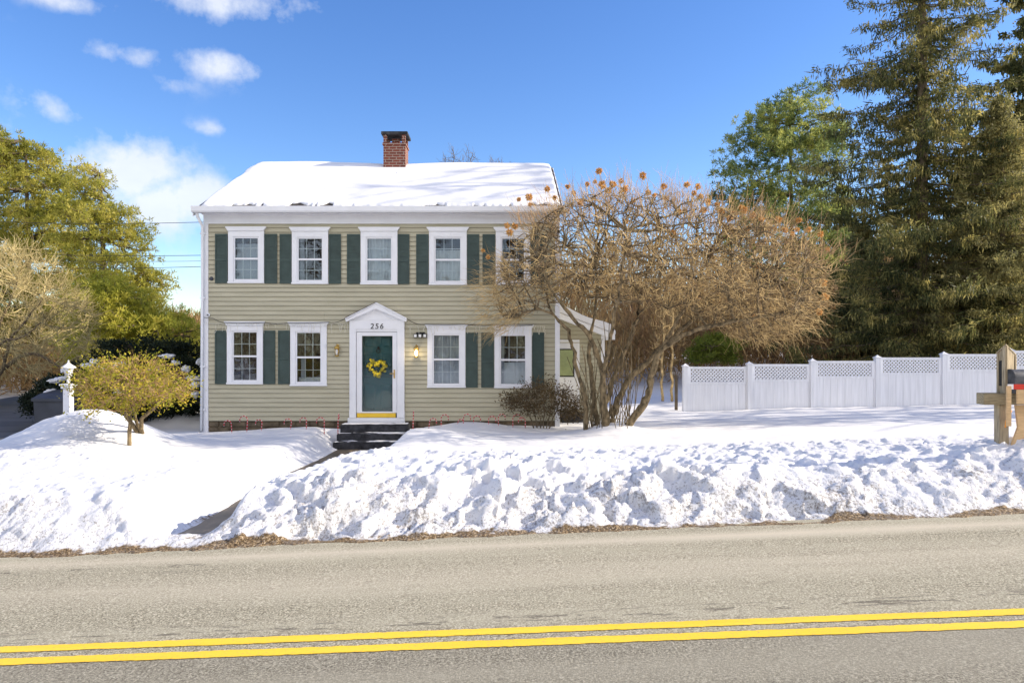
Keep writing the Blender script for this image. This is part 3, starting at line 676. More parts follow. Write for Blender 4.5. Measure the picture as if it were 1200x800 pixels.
# wall lamps
def sconce(px, pyt, lit):
    x, zt_ = hx(px), hz(pyt); k = MB()
    k.box(x - .035, x + .035, Y - .03, Y - .012, zt_ - .24, zt_ - .02, .01)
    k.tube([(x, Y - .03, zt_ - .10)] + [(x, Y - .08 - .05 * math.sin(t), zt_ - .06 + .05 * math.cos(t) * 1) for t in np.linspace(PI * .1, PI, 8)][::-1] + [(x, Y - .10, zt_ - .0)], .010, 6)
    k.lathe((x, Y - .11, zt_ - .11), [(.012, .06), (.05, .045), (.075, .0), (.07, -.005), (.05, .0)][::1], 8)
    for a in range(4):
        t = PI / 4 + a * PI / 2; k.tube([(x + .062 * math.cos(t), Y - .11 + .062 * math.sin(t), zt_ - .115), (x + .045 * math.cos(t), Y - .11 + .045 * math.sin(t), zt_ - .285)], .006, 4)
    k.lathe((x, Y - .11, zt_ - .30), [(.02, -.02), (.055, 0), (.055, .015), (.02, .02)], 8)
    o = k.build('wall_lamp', M['brass'], house)
    g = MB(); g.lathe((x, Y - .11, zt_ - .275), [(.02, 0), (.028, .02), (.03, .11), (.015, .14)], 12); g.build('bulb' if lit else 'candle_tube', M['bulb'] if lit else M['frost'], o)
sconce(396, 402.5, False); sconce(488.4, 403.5, True)
li = bpy.data.lights.new('wall_lamp_light', 'POINT'); li.energy = 1.2; li.color = (1, .8, .5); li.shadow_soft_size = .03
lo = bpy.data.objects.new('wall_lamp_light', li); link(lo); lo.location = (hx(488.4), Y - .19, hz(414))
fl = MB(); fl.box(hx(488), hx(498.5), Y - .10, Y - .02, hz(392.5), hz(389.2), .01)
for q in (487.6, 493, 498.6): fl.box(hx(q) - .045, hx(q) + .045, Y - .16, Y - .06, hz(395.6), hz(391.2), .012)
fo = fl.build('floodlight', M['black'], house)
for q in (487.6, 493, 498.6):
    fg = MB(); fg.box(hx(q) - .032, hx(q) + .032, Y - .163, Y - .158, hz(395), hz(391.8)); fg.build('lens', M['frost'], fo)
sc = MB(); sc.tube([(hx(244.6), Y - .015, hz(369)), (hx(244.6), Y - .05, hz(369))], .045, 16); so = sc.build('security_camera', M['trim'], house)
sl = MB(); sl.tube([(hx(244.6), Y - .05, hz(369)), (hx(244.6), Y - .056, hz(369))], .018, 12); sl.build('lens', M['black'], so)
vt = MB(); vt.tube([(hx(248), Y - .01, hz(326.5)), (hx(248), Y - .05, hz(326.5))], [.055, .04], 12); vt.build('vent', M['bin'], house)
tb = MB(); tb.box(hx(380.5), hx(382.6), Y - .075, Y - .046, hz(407), hz(403), .005); tb.build('window_sensor', M['vinyl'], house)

# side entry lean-to on the right
YW = 20.2; wx = lambda px: (px - VX) * YW / F; wz = lambda py: CZ - (py - HY) * YW / F
lt = MB(); lx0, lx1 = XR - .05, wx(708)
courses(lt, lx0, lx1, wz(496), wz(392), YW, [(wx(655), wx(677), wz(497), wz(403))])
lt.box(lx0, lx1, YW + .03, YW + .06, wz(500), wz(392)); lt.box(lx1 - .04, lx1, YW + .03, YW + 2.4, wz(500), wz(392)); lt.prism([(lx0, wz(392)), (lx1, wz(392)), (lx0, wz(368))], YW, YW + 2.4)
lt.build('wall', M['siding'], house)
lr = MB(); lr.prism([(XR - .02, wz(364)), (wx(719), wz(391.5)), (wx(719), wz(398)), (XR - .02, wz(371))], YW - .28, YW + 2.6); lro = lr.build('roof', M['trim'], house)
ls = MB(); pts = [(XR, wz(364) + .005)] + [(XR + (wx(719) - XR) * u, wz(364) + (wz(391.5) - wz(364)) * u + .20 + .03 * math.sin(u * 9)) for u in np.linspace(0, .93, 9)] + [(wx(719.5), wz(391.5) + .08), (wx(719.5), wz(391.5) + .005)]
ls.prism(pts, YW - .30, YW + 2.6); ls.build('snow', M['snow_clean'], lro)
cb = MB(); cb.box(lx1 - .09, lx1 + .01, YW - .04, YW + .08, wz(500), wz(393)); cb.box(wx(650), wx(679), YW - .02, YW + .02, wz(403.5), wz(398)); cb.box(wx(676), wx(679), YW - .03, YW + .02, wz(480), wz(403.6)); cb.build('corner_board', M['trim'], house)
sd = MB(); sd.box(wx(654), wx(676), YW - .01, YW + .02, wz(480), wz(403.6)); sdo = sd.build('door', M['trim'], house)
sg = MB(); sg.box(wx(656), wx(671.5), YW - .022, YW - .012, wz(440), wz(410)); sgo = sg.build('pane', simple('green_window_shade', (.30, .34, .16), .3, .15, 5), sdo)
se = MB(); se.box(wx(655), wx(671.9), YW - .03, YW - .011, wz(441.4), wz(440)); se.box(wx(671.6), wx(673), YW - .03, YW - .011, wz(441.4), wz(409)); se.box(wx(655), wx(671.5), YW - .03, YW - .011, wz(410), wz(408.6)); se.build('window_frame', M['black'], sdo)
sp = MB(); sp.box(wx(655), wx(682), YW - .8, YW, wz(486), wz(483), .01); sp.box(wx(657), wx(680), YW - .7, YW, wz(498), wz(486)); sp.build('side_step', M['slate'], house)
rebase(house, (-3.0, YH, -.1))

# string lights and cable along the front
cab = MB()
def sag(a, b, s, n=8): return [tuple(np.array(a) * (1 - t) + np.array(b) * t - np.array([0, 0, s * 4 * t * (1 - t)])) for t in np.linspace(0, 1, n)]
pp = [(241, 372), (252, 373), (264, 378), (312, 378), (338, 378.5), (386, 377.5), (388, 380), (407, 372.5)]
P3 = [(hx(a), YH - .11, hz(b)) for a, b in pp]
cab.tube(sag(P3[0], P3[1], .01) + sag(P3[1], P3[2], .02)[1:] + sag(P3[2], P3[3], .01)[1:] + sag(P3[3], P3[4], .02)[1:] + sag(P3[4], P3[5], .01)[1:] + sag(P3[5], P3[7], .05)[1:], .008, 6)
co = cab.build('power_cable', M['wire']); tag(co, 'dark cable sagging along the front from the left corner to the door pediment', 'cable')
cab = MB(); P3 = [(hx(a), YH - .11, hz(b)) for a, b in ((477, 373), (500, 380), (545, 380), (578, 381), (624, 381))]
cab.tube(sag(P3[0], P3[1], .06) + sag(P3[1], P3[2], .01)[1:] + sag(P3[2], P3[3], .02)[1:] + sag(P3[3], P3[4], .01)[1:], .008, 6)
tag(cab.build('power_cable', M['wire']), 'dark cable sagging from the right end of the door pediment across the right windows', 'cable')
def icicles(x0, x1, py, name_lab, seed):
    r = np.random.default_rng(seed); P0, P1 = [], []
    x = hx(x0); last = np.array([x, YH - .10, hz(py)])
    while x < hx(x1):
        x += .055; nx_ = np.array([x, YH - .10 - r.uniform(0, .02), hz(py) + r.uniform(-.012, .012)]); P0.append(last); P1.append(nx_); last = nx_
        n = r.integers(1, 5); p = nx_
        if r.random() < .75:
            for k in range(n):
                q = p + np.array([r.normal(0, .014), 0, -r.uniform(.04, .07)]); P0.append(p); P1.append(q); p = q
    o = seg_mesh('string_lights', P0, P1, .0045, .0045, M['icicle']); tag(o, name_lab, 'string lights', 'icicle string lights along the front')
icicles(242, 407, 379.5, 'white icicle string lights hanging left of the door pediment over two windows', 1)
icicles(477, 636, 382, 'white icicle string lights hanging right of the door pediment over two windows', 2)

# wreath
wr = thing('wreath', 'heart-shaped wreath of yellow flowers hanging on the green front door', 'wreath')
cxw, czw = hx(441.8), hz(430.5); fb = MB(); lb = [[], []]
r = random.Random(11)
for k in range(64):
    t = 2 * PI * k / 64 + r.uniform(-.05, .05)
    hxx = 16 * math.sin(t) ** 3 / 16; hzz = (13 * math.cos(t) - 5 * math.cos(2 * t) - 2 * math.cos(3 * t) - math.cos(4 * t)) / 16
    for q in range(2):
        fb.blob((cxw + .19 * hxx + r.gauss(0, .022), YH + .02 + r.uniform(-.03, .02), czw + .19 * hzz + r.gauss(0, .022)), (r.uniform(.026, .045),) * 3, k, 1, .5)
    for q in range(7):
        lb[0].append((cxw + .19 * hxx, YH + .06, czw + .19 * hzz)); lb[1].append((r.gauss(0, 1), -abs(r.gauss(0, .6)), r.gauss(0, 1)))
fb.build('flowers', M['yellow_flower'], wr); cards('leaves', lb[0], lb[1], .07, .03, M['green_leaf'], wr)
rebase(wr, (cxw, YH + .06, czw))

# steps
steps = thing('entry_steps', 'three dark stone steps below the front door with thin snow on the treads', 'steps')
for (a, b, yf, yb_, pt, pb) in ((398.6, 478.4, 17.2, 17.63, 497.4, 509), (394.4, 476, 16.85, 17.2 + .05, 508.3, 518.6), (389.6, 474, 16.5, 16.9, 518.2, 531)):
    sxx = lambda p: (p - VX) * yf / F; szz = lambda p: CZ - (p - HY) * yf / F
    k = MB(); k.box(sxx(a), sxx(b), yf, yb_, szz(pb) - .05, szz(pt), .018); o = k.build('step', M['slate'], steps)
    xs_ = np.linspace(sxx(a) + .03, sxx(b) - .03, 40); ysn = np.linspace(yf + .03, yb_ - .05 - (0 if pt < 500 else .04), 8)
    Xs, Ysn = np.meshgrid(xs_, ysn); hh = .014 * sst(-.25, .35, fbm(Xs * 3, Ysn * 9, int(pt))) - .003
    V = np.stack([Xs, Ysn, szz(pt) + hh], -1).reshape(-1, 3); i = np.arange(7 * 40).reshape(7, 40)[:, :-1].ravel()
    big_mesh('snow', V, np.stack([i, i + 1, i + 41, i + 40], 1), M['snow_clean'], o, True)
rebase(steps, (-3.1, 17.0, -.33))

# candy canes
def cane(px, top, hookpx, lab, lean=0):
    Yc = 16.95; x = (px - VX) * Yc / F; zt = CZ - (top - HY) * Yc / F; zb_ = gz(x, Yc) - .06
    hw = (hookpx - px) * Yc / F; rr_ = hw / 2; arc = [(x + rr_ - rr_ * math.cos(t), Yc, zt - abs(rr_) + abs(rr_) * math.sin(t)) for t in np.linspace(0, PI, 11)]
    if abs(hw) < .05: arc = [(x + .01 * math.cos(t), Yc + .08 - .08 * math.cos(t), zt - .08 + .08 * math.sin(t)) for t in np.linspace(0, PI, 11)]
    pts = [(x - lean, Yc, zb_)] + [(x - lean * (1 - u), Yc, zb_ + (arc[0][2] - zb_) * u) for u in (.25, .5, .75)] + arc + [(arc[-1][0], arc[-1][1], arc[-1][2] - .05)]
    k = MB(); k.tube(pts, .0105, 8); o = k.build('candy_cane', M['cane'])
    le = np.concatenate([[0], np.cumsum([np.linalg.norm(np.subtract(pts[i + 1], pts[i])) for i in range(len(pts) - 1)])])
    at = o.data.attributes.new('along', 'FLOAT', 'POINT'); at.data.foreach_set('value', np.array([le[i] + .01 * s / 8 for i in range(len(pts)) for s in range(8)], np.float32))
    tag(o, lab, 'candy cane', 'candy canes stuck in the snow along the house front')
ordn = ['first', 'second', 'third', 'fourth', 'fifth', 'sixth']
for k, (p, t, h, ln) in enumerate(((271, 492.5, 262.5, -.02), (290, 487.3, 281, .02), (307, 491.5, 299.5, .02), (341.5, 490.5, 333, .03), (359, 489, 351.5, 0), (380, 488.8, 371, 0))):
    cane(p, t, h, f'candy cane hooked to the left, {ordn[k]} from the left corner of the house', ln)
cane(396, 485, 396, 'candy cane seen edge-on just left of the stone steps')
cane(484, 482, 484, 'candy cane seen edge-on just right of the front door')
ordn = ['first', 'second', 'third', 'fourth', 'fifth', 'sixth', 'seventh', 'eighth']
for k, (p, t, h, ln) in enumerate(((503.5, 490, 511.5, .03), (517, 485.5, 525.5, 0), (537, 491, 543, .05), (543.5, 485, 551.5, .02), (555, 487, 563, 0), (572.5, 487.5, 581, 0), (584, 485, 592, 0), (601, 485.5, 611, 0))):
    cane(p, t, h, f'candy cane hooked to the right, {ordn[k]} to the right of the front door', ln)
cane(615.5, 489, 607.5, 'candy cane hooked to the left beside the bronze shrub')

# ------------------------------------------------------------------ fence
YF = 23.6
fence = thing('vinyl_fence', 'white vinyl privacy fence with lattice top and capped posts at the right', 'fence')
pxs = [803, 878, 952, 1028, 1106, 1184, 1262, 1340]; tops = [429.5, 427, 423.5, 419.5, 415.5, 411.5, 407.5, 403.5]; bots = [486, 483, 481, 478, 475, 472, 469, 466]
fx = lambda p: (p - VX) * YF / F; fz = lambda p: CZ - (p - HY) * YF / F
for k in range(8):
    x = fx(pxs[k]); p = MB(); h_ = .085; p.box(x - h_, x + h_, YF - h_, YF + h_, fz(bots[k]) - .3, fz(tops[k]), .006)
    po = p.build('post', M['vinyl'], fence); c = MB(); zt = fz(tops[k])
    c.box(x - h_ - .02, x + h_ + .02, YF - h_ - .02, YF + h_ + .02, zt, zt + .03, .004)
    q = [(x + sx * .1, YF + sy * .1, zt + .03) for sx, sy in ((-1, -1), (1, -1), (1, 1), (-1, 1))]
    q2 = [(x + sx * .045, YF + sy * .045, zt + .065) for sx, sy in ((-1, -1), (1, -1), (1, 1), (-1, 1))]
    c.poly(q + q2 + [(x, YF, zt + .11)], [(0, 1, 5, 4), (1, 2, 6, 5), (2, 3, 7, 6), (3, 0, 4, 7), (4, 5, 8), (5, 6, 8), (6, 7, 8), (7, 4, 8)])
    c.build('post_cap', M['vinyl'], po)
    if k == 7: break
    xa, xb = x + h_, fx(pxs[k + 1]) - h_
    zt = (fz(tops[k]) + fz(tops[k + 1])) / 2 - .035; zb_ = min(fz(bots[k]), fz(bots[k + 1])) - .25
    dz = (fz(tops[k + 1]) - fz(tops[k])) * .3
    pn = MB(); lat = .50
    pn.box(xa, xb, YF - .03, YF + .03, zt - lat - .075, zt - lat, .004)
    n = 8
    for j in range(n):
        u0 = xa + .035 + (xb - xa - .07) * j / n; u1 = xa + .035 + (xb - xa - .07) * (j + 1) / n; pn.box(u0, u1 - .006, YF - .012, YF + .012, zb_, zt - lat - .076)
    pn.box(xa, xb, YF - .004, YF + .004, zb_, zt - lat - .077)
    pn.box(xa, xa + .035, YF - .025, YF + .025, zb_, zt - lat - .077); pn.box(xb - .035, xb, YF - .025, YF + .025, zb_, zt - lat - .077)
    pn.build('panel', M['vinyl'], fence)
    la = MB(); la.box(xa, xb, YF - .03, YF + .03, zt - .075, zt, .004); la.box(xa, xa + .10, YF - .025, YF + .025, zt - lat + .001, zt - .076); la.box(xb - .10, xb, YF - .025, YF + .025, zt - lat + .001, zt - .076)
    x0, x1, z0, z1 = xa + .10, xb - .10, zt - lat + .001, zt - .076; H_ = z1 - z0; sw = .042
    for sgn, yo in ((1, -.008), (-1, .004)):
        u = x0 - H_
        while u < x1:
            ra, rb = u, u + H_; pa, pb_ = (z0, z1) if sgn > 0 else (z1, z0)
            t0 = max(0, (x0 - ra) / H_); t1 = min(1, (x1 - ra) / H_)
            if t1 - t0 > .05:
                A = np.array([ra + H_ * t0, pa + (pb_ - pa) * t0]); B_ = np.array([ra + H_ * t1, pa + (pb_ - pa) * t1])
                la.prism([(A[0] - sw * .7, A[1]), (A[0] + sw * .7, A[1]), (B_[0] + sw * .7, B_[1]), (B_[0] - sw * .7, B_[1])], YF + yo, YF + yo + .008)
            u += .115
    la.build('lattice', M['vinyl'], fence)
rebase(fence, (fx(952), YF, -.1))
# grey post behind the fence's end
gp = MB(); gp.box(fx(796.5), fx(799.5), YF + .6, YF + .72, -.4, fz(440), .01); tag(gp.build('wooden_post', M['bark']), 'short dark grey wooden post just left behind the white fence end', 'post')

# ------------------------------------------------------------------ mailbox on its wooden post
mb_ = thing('mailbox', 'grey mailbox and paper box on a weathered wooden post at the road', 'mailbox')
YM = 9.0; mx_ = lambda p, Y=YM: (p - VX) * Y / F; mz = lambda p, Y=YM: CZ - (p - HY) * Y / F
k = MB(); k.box(mx_(1171.5), mx_(1182.5), YM, YM + .11, mz(560), mz(474), .005); k.build('post', M['wood'], mb_)
k = MB(); k.box(mx_(1150), mx_(1196), YM - .05, YM + .10, mz(473.6), mz(460.5), .005); k.box(mx_(1196), mx_(1252), YM - .05, YM + .10, mz(473.6), mz(460.5), .005); k.build('arm', M['wood_h'], mb_)
k = MB()     # upright paper box turned a little, its top cut to a point at the near corner
def pq(p, dy): return np.array([mx_(p, YM + dy), YM + dy])
A_, B2, C_, D_ = pq(1168.6, .06), pq(1179.0, -.06), pq(1190.0, .10), pq(1180.5, .22)
zb0 = mz(460.4); tops_ = [mz(414.5, YM + .06), mz(404.5, YM - .06), mz(417, YM + .1), mz(421, YM + .2)]
Q4 = [A_, B2, C_, D_]
k.poly([(q[0], q[1], zb0) for q in Q4] + [(q[0], q[1], t) for q, t in zip(Q4, tops_)], [(0, 1, 5, 4), (1, 2, 6, 5), (2, 3, 7, 6), (3, 0, 4, 7), (3, 2, 1, 0), (4, 5, 6), (4, 6, 7)])
for (P_, Q_, ta, tb, u0, u1) in ((A_, B2, tops_[0], tops_[1], .0, .22), (A_, B2, tops_[0], tops_[1], .62, 1.0), (B2, C_, tops_[1], tops_[2], .02, .10), (B2, C_, tops_[1], tops_[2], .9, 1.0)):
    d_ = (Q_ - P_); n_ = np.array([d_[1], -d_[0]]); n_ = n_ / np.linalg.norm(n_) * .012
    a_, b_ = P_ + d_ * u0, P_ + d_ * u1; za_, zb1 = ta + (tb - ta) * u0 - .004, ta + (tb - ta) * u1 - .004
    k.poly([(a_[0], a_[1], zb0), (b_[0], b_[1], zb0), (b_[0], b_[1], zb1), (a_[0], a_[1], za_)] + [(a_[0] + n_[0], a_[1] + n_[1], zb0), (b_[0] + n_[0], b_[1] + n_[1], zb0), (b_[0] + n_[0], b_[1] + n_[1], zb1), (a_[0] + n_[0], a_[1] + n_[1], za_)], [(4, 5, 6, 7), (0, 4, 7, 3), (1, 2, 6, 5), (2, 3, 7, 6)])
pb = k.build('paper_box', M['wood'], mb_)
k = MB(); d_ = B2 - A_; n_ = np.array([d_[1], -d_[0]]); n_ = n_ / np.linalg.norm(n_) * .004; a_, b_ = A_ + d_ * .24 + n_, A_ + d_ * .60 + n_
k.poly([(a_[0], a_[1], mz(452)), (b_[0], b_[1], mz(452)), (b_[0], b_[1], mz(422)), (a_[0], a_[1], mz(423))], [(0, 1, 2, 3)]); k.build('slot', M['black'], pb)
k = MB(); cc_ = sum(Q4) / 4
def tp(q, t, g=1.12, h=.004): w_ = cc_ + (q - cc_) * g; return (w_[0], w_[1], t + h)
lo4 = [tp(q, t) for q, t in zip(Q4, tops_)]; hi4 = [tp(q, t, 1.12, .018) for q, t in zip(Q4, tops_)]
k.poly(lo4 + hi4, [(0, 1, 5, 4), (1, 2, 6, 5), (2, 3, 7, 6), (3, 0, 4, 7), (4, 5, 6), (4, 6, 7), (2, 1, 0), (3, 2, 0)]); k.build('lid', M['wood'], mb_)
k = MB()     # dome-topped mailbox seen from its side
Yn = YM - .20; nx2 = lambda p: mx_(p, Yn); nz2 = lambda p: mz(p, Yn); x0, x1, zb_, zt, R_ = mx_(1177.5), nx2(1226), nz2(461), nz2(433), .10; yc = YM - .10
prof = [(yc - R_, zb_), (yc + R_, zb_)] + [(yc + R_ * math.cos(t), zt - R_ + R_ * math.sin(t)) for t in np.linspace(0, PI, 15)]
k.prism_x(prof, x0, x1); k.prism_x([(a * 1.0 + (a - yc) * .05, c + .005 * (c > zb_)) for a, c in prof], x0 - .012, x0 + .012); k.build('box', M['galv'], mb_)
k = MB(); k.box(nx2(1180.5), nx2(1187.3), yc - R_ - .006, yc - R_ - .001, nz2(456), nz2(450)); k.build('white_tape', M['trim'], mb_)
k = MB(); k.box(nx2(1187.5), nx2(1226), yc - R_ - .006, yc - R_ - .001, nz2(456), nz2(450)); k.build('red_tape', M['red'], mb_)
k = MB(); k.box(nx2(1178), nx2(1183.5), yc - R_ - .03, yc - R_ - .008, nz2(499), nz2(452), .003); k.box(nx2(1190), nx2(1232), yc - R_ - .03, yc - R_ - .008, nz2(473), nz2(456.5), .003); k.build('pine_board', M['pinewood'], mb_)
k = MB(); k.prism([(mx_(1182), mz(522)), (mx_(1240), mz(530)), (mx_(1240), mz(474)), (mx_(1187), mz(474)), (mx_(1190), mz(500))], YM - .05, YM - .02); k.build('brace_board', M['pinewood'], mb_)
k = MB(); k.tube([(nx2(1193), YM - .08, nz2(482)), (nx2(1189.5), YM - .09, nz2(487)), (nx2(1187), YM - .09, nz2(495)), (nx2(1186), YM - .08, nz2(502))], [.012, .02, .016, .008], 8); k.build('flag', M['orange'], mb_)
rebase(mb_, (mx_(1177), YM, gz(mx_(1177), YM)))

# ------------------------------------------------------------------ lamp post, bin, wires
lp = thing('lamp_post', 'white lamp post with tapered lantern standing in the snow mound at the left', 'lamp post')
YL = 15.6; lx = lambda p: (p - VX) * YL / F; lz = lambda p: CZ - (p - HY) * YL / F
k = MB(); c = lx(80.2); k.box(c - .075, c + .075, YL - .075, YL + .075, -.2, lz(451.5), .006); k.box(c - .13, c + .13, YL - .13, YL + .13, lz(451.5) - .001, lz(449.5), .006); k.box(c - .105, c + .105, YL - .105, YL + .105, lz(455), lz(451.5) - .002, .004)
k.build('post', M['trim'], lp)
k = MB(); k.tube([(c, YL, lz(450)), (c, YL, lz(441))], .035, 10); k.lathe((c, YL, lz(441)), [(.06, 0), (.07, .02), (.05, .03)], 12); k.build('neck', M['trim'], lp)
k = MB(); k.lathe((c, YL, lz(440.5)), [(.055, 0), (.10, .17), (.10, .175)], 6); k.build('lantern_glass', M['frost'], lp)
k = MB(); k.lathe((c, YL, lz(431)), [(.15, 0), (.14, .02), (.04, .09), (.015, .12), (.02, .14), (.004, .17)], 12); 
for a in range(6):
    t = a * PI / 3; k.tube([(c + .06 * math.cos(t), YL + .06 * math.sin(t), lz(440.5)), (c + .105 * math.cos(t), YL + .105 * math.sin(t), lz(431))], .008, 4)
k.build('lantern_cap', M['trim'], lp); rebase(lp, (c, YL, gz(c, YL)))
bn = thing('storage_bin', 'dark grey lidded bin by the driveway behind the white lamp post', 'bin')
YN = 17.6; nx_ = lambda p: (p - VX) * YN / F; nz = lambda p: CZ - (p - HY) * YN / F
k = MB(); k.prism([(nx_(41), nz(505)), (nx_(73), nz(505)), (nx_(75), nz(470)), (nx_(39), nz(470))], YN, YN + .9); k.build('body', M['bin'], bn)
k = MB(); k.prism_x([(YN - .04, nz(470)), (YN - .04, nz(467)), (YN + .3, nz(462)), (YN + .95, nz(459)), (YN + .95, nz(470))], nx_(37.5), nx_(76)); k.build('lid', M['bin'], bn)
rebase(bn, (nx_(57), YN + .4, nz(505)))
k = MB(); k.tube([(-30, 30, 0), (-30, 30, 11)], [.17, .12], 10)
pole = thing('utility_pole', 'wooden utility pole carrying overhead wires beyond the driveway', 'utility pole', None, (0, 0, 0)); k.build('pole', M['bark'], pole)
k = MB(); k.box(-31, -29, 29.85, 29.95, 9.6, 9.75); k.build('crossarm', M['bark'], pole); rebase(pole, (-30, 30, 0))
for (pa, pb_, lab) in (((236, 259.5), 250, 'top overhead wire crossing the left trees toward the roof corner'), ((236, 298.4), 283, 'second overhead wire below the top one, running to the house side'), ((236, 305), 291, 'thin third overhead wire between its two lower neighbours'), ((236, 311.5), 303, 'lowest overhead wire running from the left trees to the house side')):
    A = W(pa[0] + 12, pa[1] + .5, 20.5); B_ = np.array([-30, 30, CZ - (pb_ - 14 - HY) * 30 / F])
    k = MB(); k.tube(sag(A, B_, .35, 24), .008 if 'thin' not in lab else .005, 5); tag(k.build('overhead_wire', M['wire']), lab, 'wire', 'overhead wires at the left')

# ------------------------------------------------------------------ trees
def polyline_segs(pts, r0, r1, sub=4, jit=.0, rg=rng):
    pts = np.array(pts, float); out = []
    n = len(pts)
    for i in range(n - 1):          # Catmull-Rom
        p0, p1, p2, p3 = pts[max(i - 1, 0)], pts[i], pts[i + 1], pts[min(i + 2, n - 1)]
        for k in range(sub):
            t = k / sub; out.append(.5 * ((2 * p1) + (p2 - p0) * t + (2 * p0 - 5 * p1 + 4 * p2 - p3) * t * t + (3 * p1 - p0 - 3 * p2 + p3) * t ** 3))
    out.append(pts[-1]); out = np.array(out)
    if jit: out[1:-1] += rg.normal(0, jit, (len(out) - 2, 3))
    return out, np.linspace(r0, r1, len(out))
class Grower:
    def __init__(s, nodes, seed): s.nodes = np.array(nodes); s.r = np.random.default_rng(seed); s.P0 = []; s.P1 = []; s.R0 = []; s.R1 = []
    def level(s, targets, r0, r1, maxlen, bend=.15, up=.0, nseg=4):
        new = []
        for T in targets:
            d = np.linalg.norm(s.nodes - T, axis=1); i = int(np.argmin(d)); A = s.nodes[i]; D = T - A; ln = np.linalg.norm(D)
            if ln < .05: continue
            if ln > maxlen: T = A + D / ln * maxlen; ln = maxlen; D = T - A
            off = s.r.normal(0, bend * ln * .5, 3); off[2] += up * ln
            prev = A
            for k in range(1, nseg + 1):
                t = k / nseg; q = A + D * t + off * 4 * t * (1 - t) * .5 + s.r.normal(0, .02 * ln, 3) * (k < nseg)
                s.P0.append(prev); s.P1.append(q); s.R0.append(r0 + (r1 - r0) * (k - 1) / nseg); s.R1.append(r0 + (r1 - r0) * k / nseg); prev = q; new.append(q)
        s.nodes = np.concatenate([s.nodes, np.array(new)]); s.last = np.array(new)
    def twigs(s, n, center, lmin, lmax, r, up=.3, spread=.8, src=None):
        src = s.last if src is None else src
        idx = s.r.integers(0, len(src), n); A = src[idx]; D = unit(A - center) * .7 + s.r.normal(0, spread, (n, 3)); D[:, 2] += up; D = unit(D)
        ln = s.r.uniform(lmin, lmax, n)[:, None]; B_ = A + D * ln * .5; D2 = unit(D + s.r.normal(0, .35, (n, 3)) + np.array([0, 0, up * .5])); C = B_ + D2 * ln * .5
        s.P0 += list(A) + list(B_); s.P1 += list(B_) + list(C); s.R0 += [r] * n + [r * .8] * n; s.R1 += [r * .8] * n + [r * .45] * n
        s.tips = C; s.nodes = np.concatenate([s.nodes, C]) ; s.last = np.concatenate([B_, C])
    def take(s, name, mat, parent, lo=0, sides=3):
        o = seg_mesh(name, np.array(s.P0[lo:]), np.array(s.P1[lo:]), np.array(s.R0[lo:]), np.array(s.R1[lo:]), mat, parent, sides); return o
def poly_in(px, py, P):
    ins = np.zeros(len(px), bool); n = len(P)
    for i in range(n):
        x0, y0 = P[i]; x1, y1 = P[(i + 1) % n]
        c = ((y0 > py) != (y1 > py)) & (px < (x1 - x0) * (py - y0) / (y1 - y0 + 1e-9) + x0); ins ^= c
    return ins
def envelope(P, Yc, n, depth, seed, thick=None):
    """points in a crown: its outline at distance Yc, rounded in depth"""
    r = np.random.default_rng(seed); P = np.array(P, float); out = []
    c = P.mean(0); cx, cy = c
    while len(out) < n:
        q = r.uniform(P.min(0), P.max(0), (n * 2, 2)); q = q[poly_in(q[:, 0], q[:, 1], P)]
        # distance to outline sets local depth
        d = np.full(len(q), 1e9)
        for i in range(len(P)):
            a, b_ = P[i], P[(i + 1) % len(P)]; ab = b_ - a; t = np.clip(((q - a) @ ab) / (ab @ ab), 0, 1); d = np.minimum(d, np.linalg.norm(q - (a + t[:, None] * ab), axis=1))
        dm = d.max(); dd = depth * np.sqrt(np.clip(1 - (1 - d / dm) ** 2, 0, 1))
        yo = r.uniform(-1, 1, len(q)) * dd
        w = np.stack([(q[:, 0] - VX) * Yc / F, Yc + yo, CZ - (q[:, 1] - HY) * Yc / F], -1)
        out += list(w)
    return np.array(out[:n])

# --- the big bare hydrangea in front of the house's right end
YT = 16.0
hyd = thing('hydrangea_tree', 'large bare multi-stemmed tree with dry orange flower heads before the house corner', 'tree')
def T(px, py, dy=0): return W(px, py, YT + dy) * 1.0
trunks = [([T(688, 520, -.1), T(686, 470, -.1), T(678, 440, -.15), T(669, 400, -.2), T(655, 375, -.35), T(632, 362, -.5), T(602, 372, -.7)], .075, .02),
          ([T(699, 520, .15), T(697, 470, .2), T(692, 430, .3), T(690, 400, .4), T(698, 360, .5), T(700, 310, .6)], .085, .03),
          ([T(712, 518, -.15), T(707, 470, -.2), T(706, 435, -.2), T(694, 400, -.4), T(672, 372, -.6), T(650, 345, -.8), T(630, 300, -1)], .11, .025),
          ([T(716, 515, .1), T(722, 475, .2), T(742, 440, .3), T(776, 408, .4), T(812, 374, .5), T(850, 342, .6), T(900, 318, .7)], .11, .03),
          ([T(728, 515, -.05), T(744, 487, -.1), T(758, 464, -.15), T(765, 435, -.2), T(775, 410, -.3), T(808, 390, -.45), T(845, 378, -.6), T(890, 372, -.8), T(930, 362, -1)], .115, .03),
          ([T(708, 500, .3), T(716, 450, .6), T(735, 405, .8), T(748, 365, 1.0), T(758, 320, 1.2), T(775, 270, 1.3)], .085, .025),
          ([T(706, 440, -.2), T(715, 400, -.5), T(722, 360, -.9), T(728, 320, -1.2), T(735, 270, -1.4)], .06, .02),
          ([T(775, 410, -.3), T(790, 380, -.1), T(812, 345, .1), T(830, 300, .2), T(850, 265, .3)], .055, .02)]
nodes = []; tk = MB()
for pts, r0, r1 in trunks:
    pl, rs = polyline_segs(pts, r0 * .78, r1 * .9, 5, .016)
    k = MB(); k.tube(pl, list(rs * (1 + .12 * rng.normal(size=len(rs)))), 9); k.build('trunk', M['bark_tan'], hyd)
    nodes += list(pl[len(pl) // 2:])
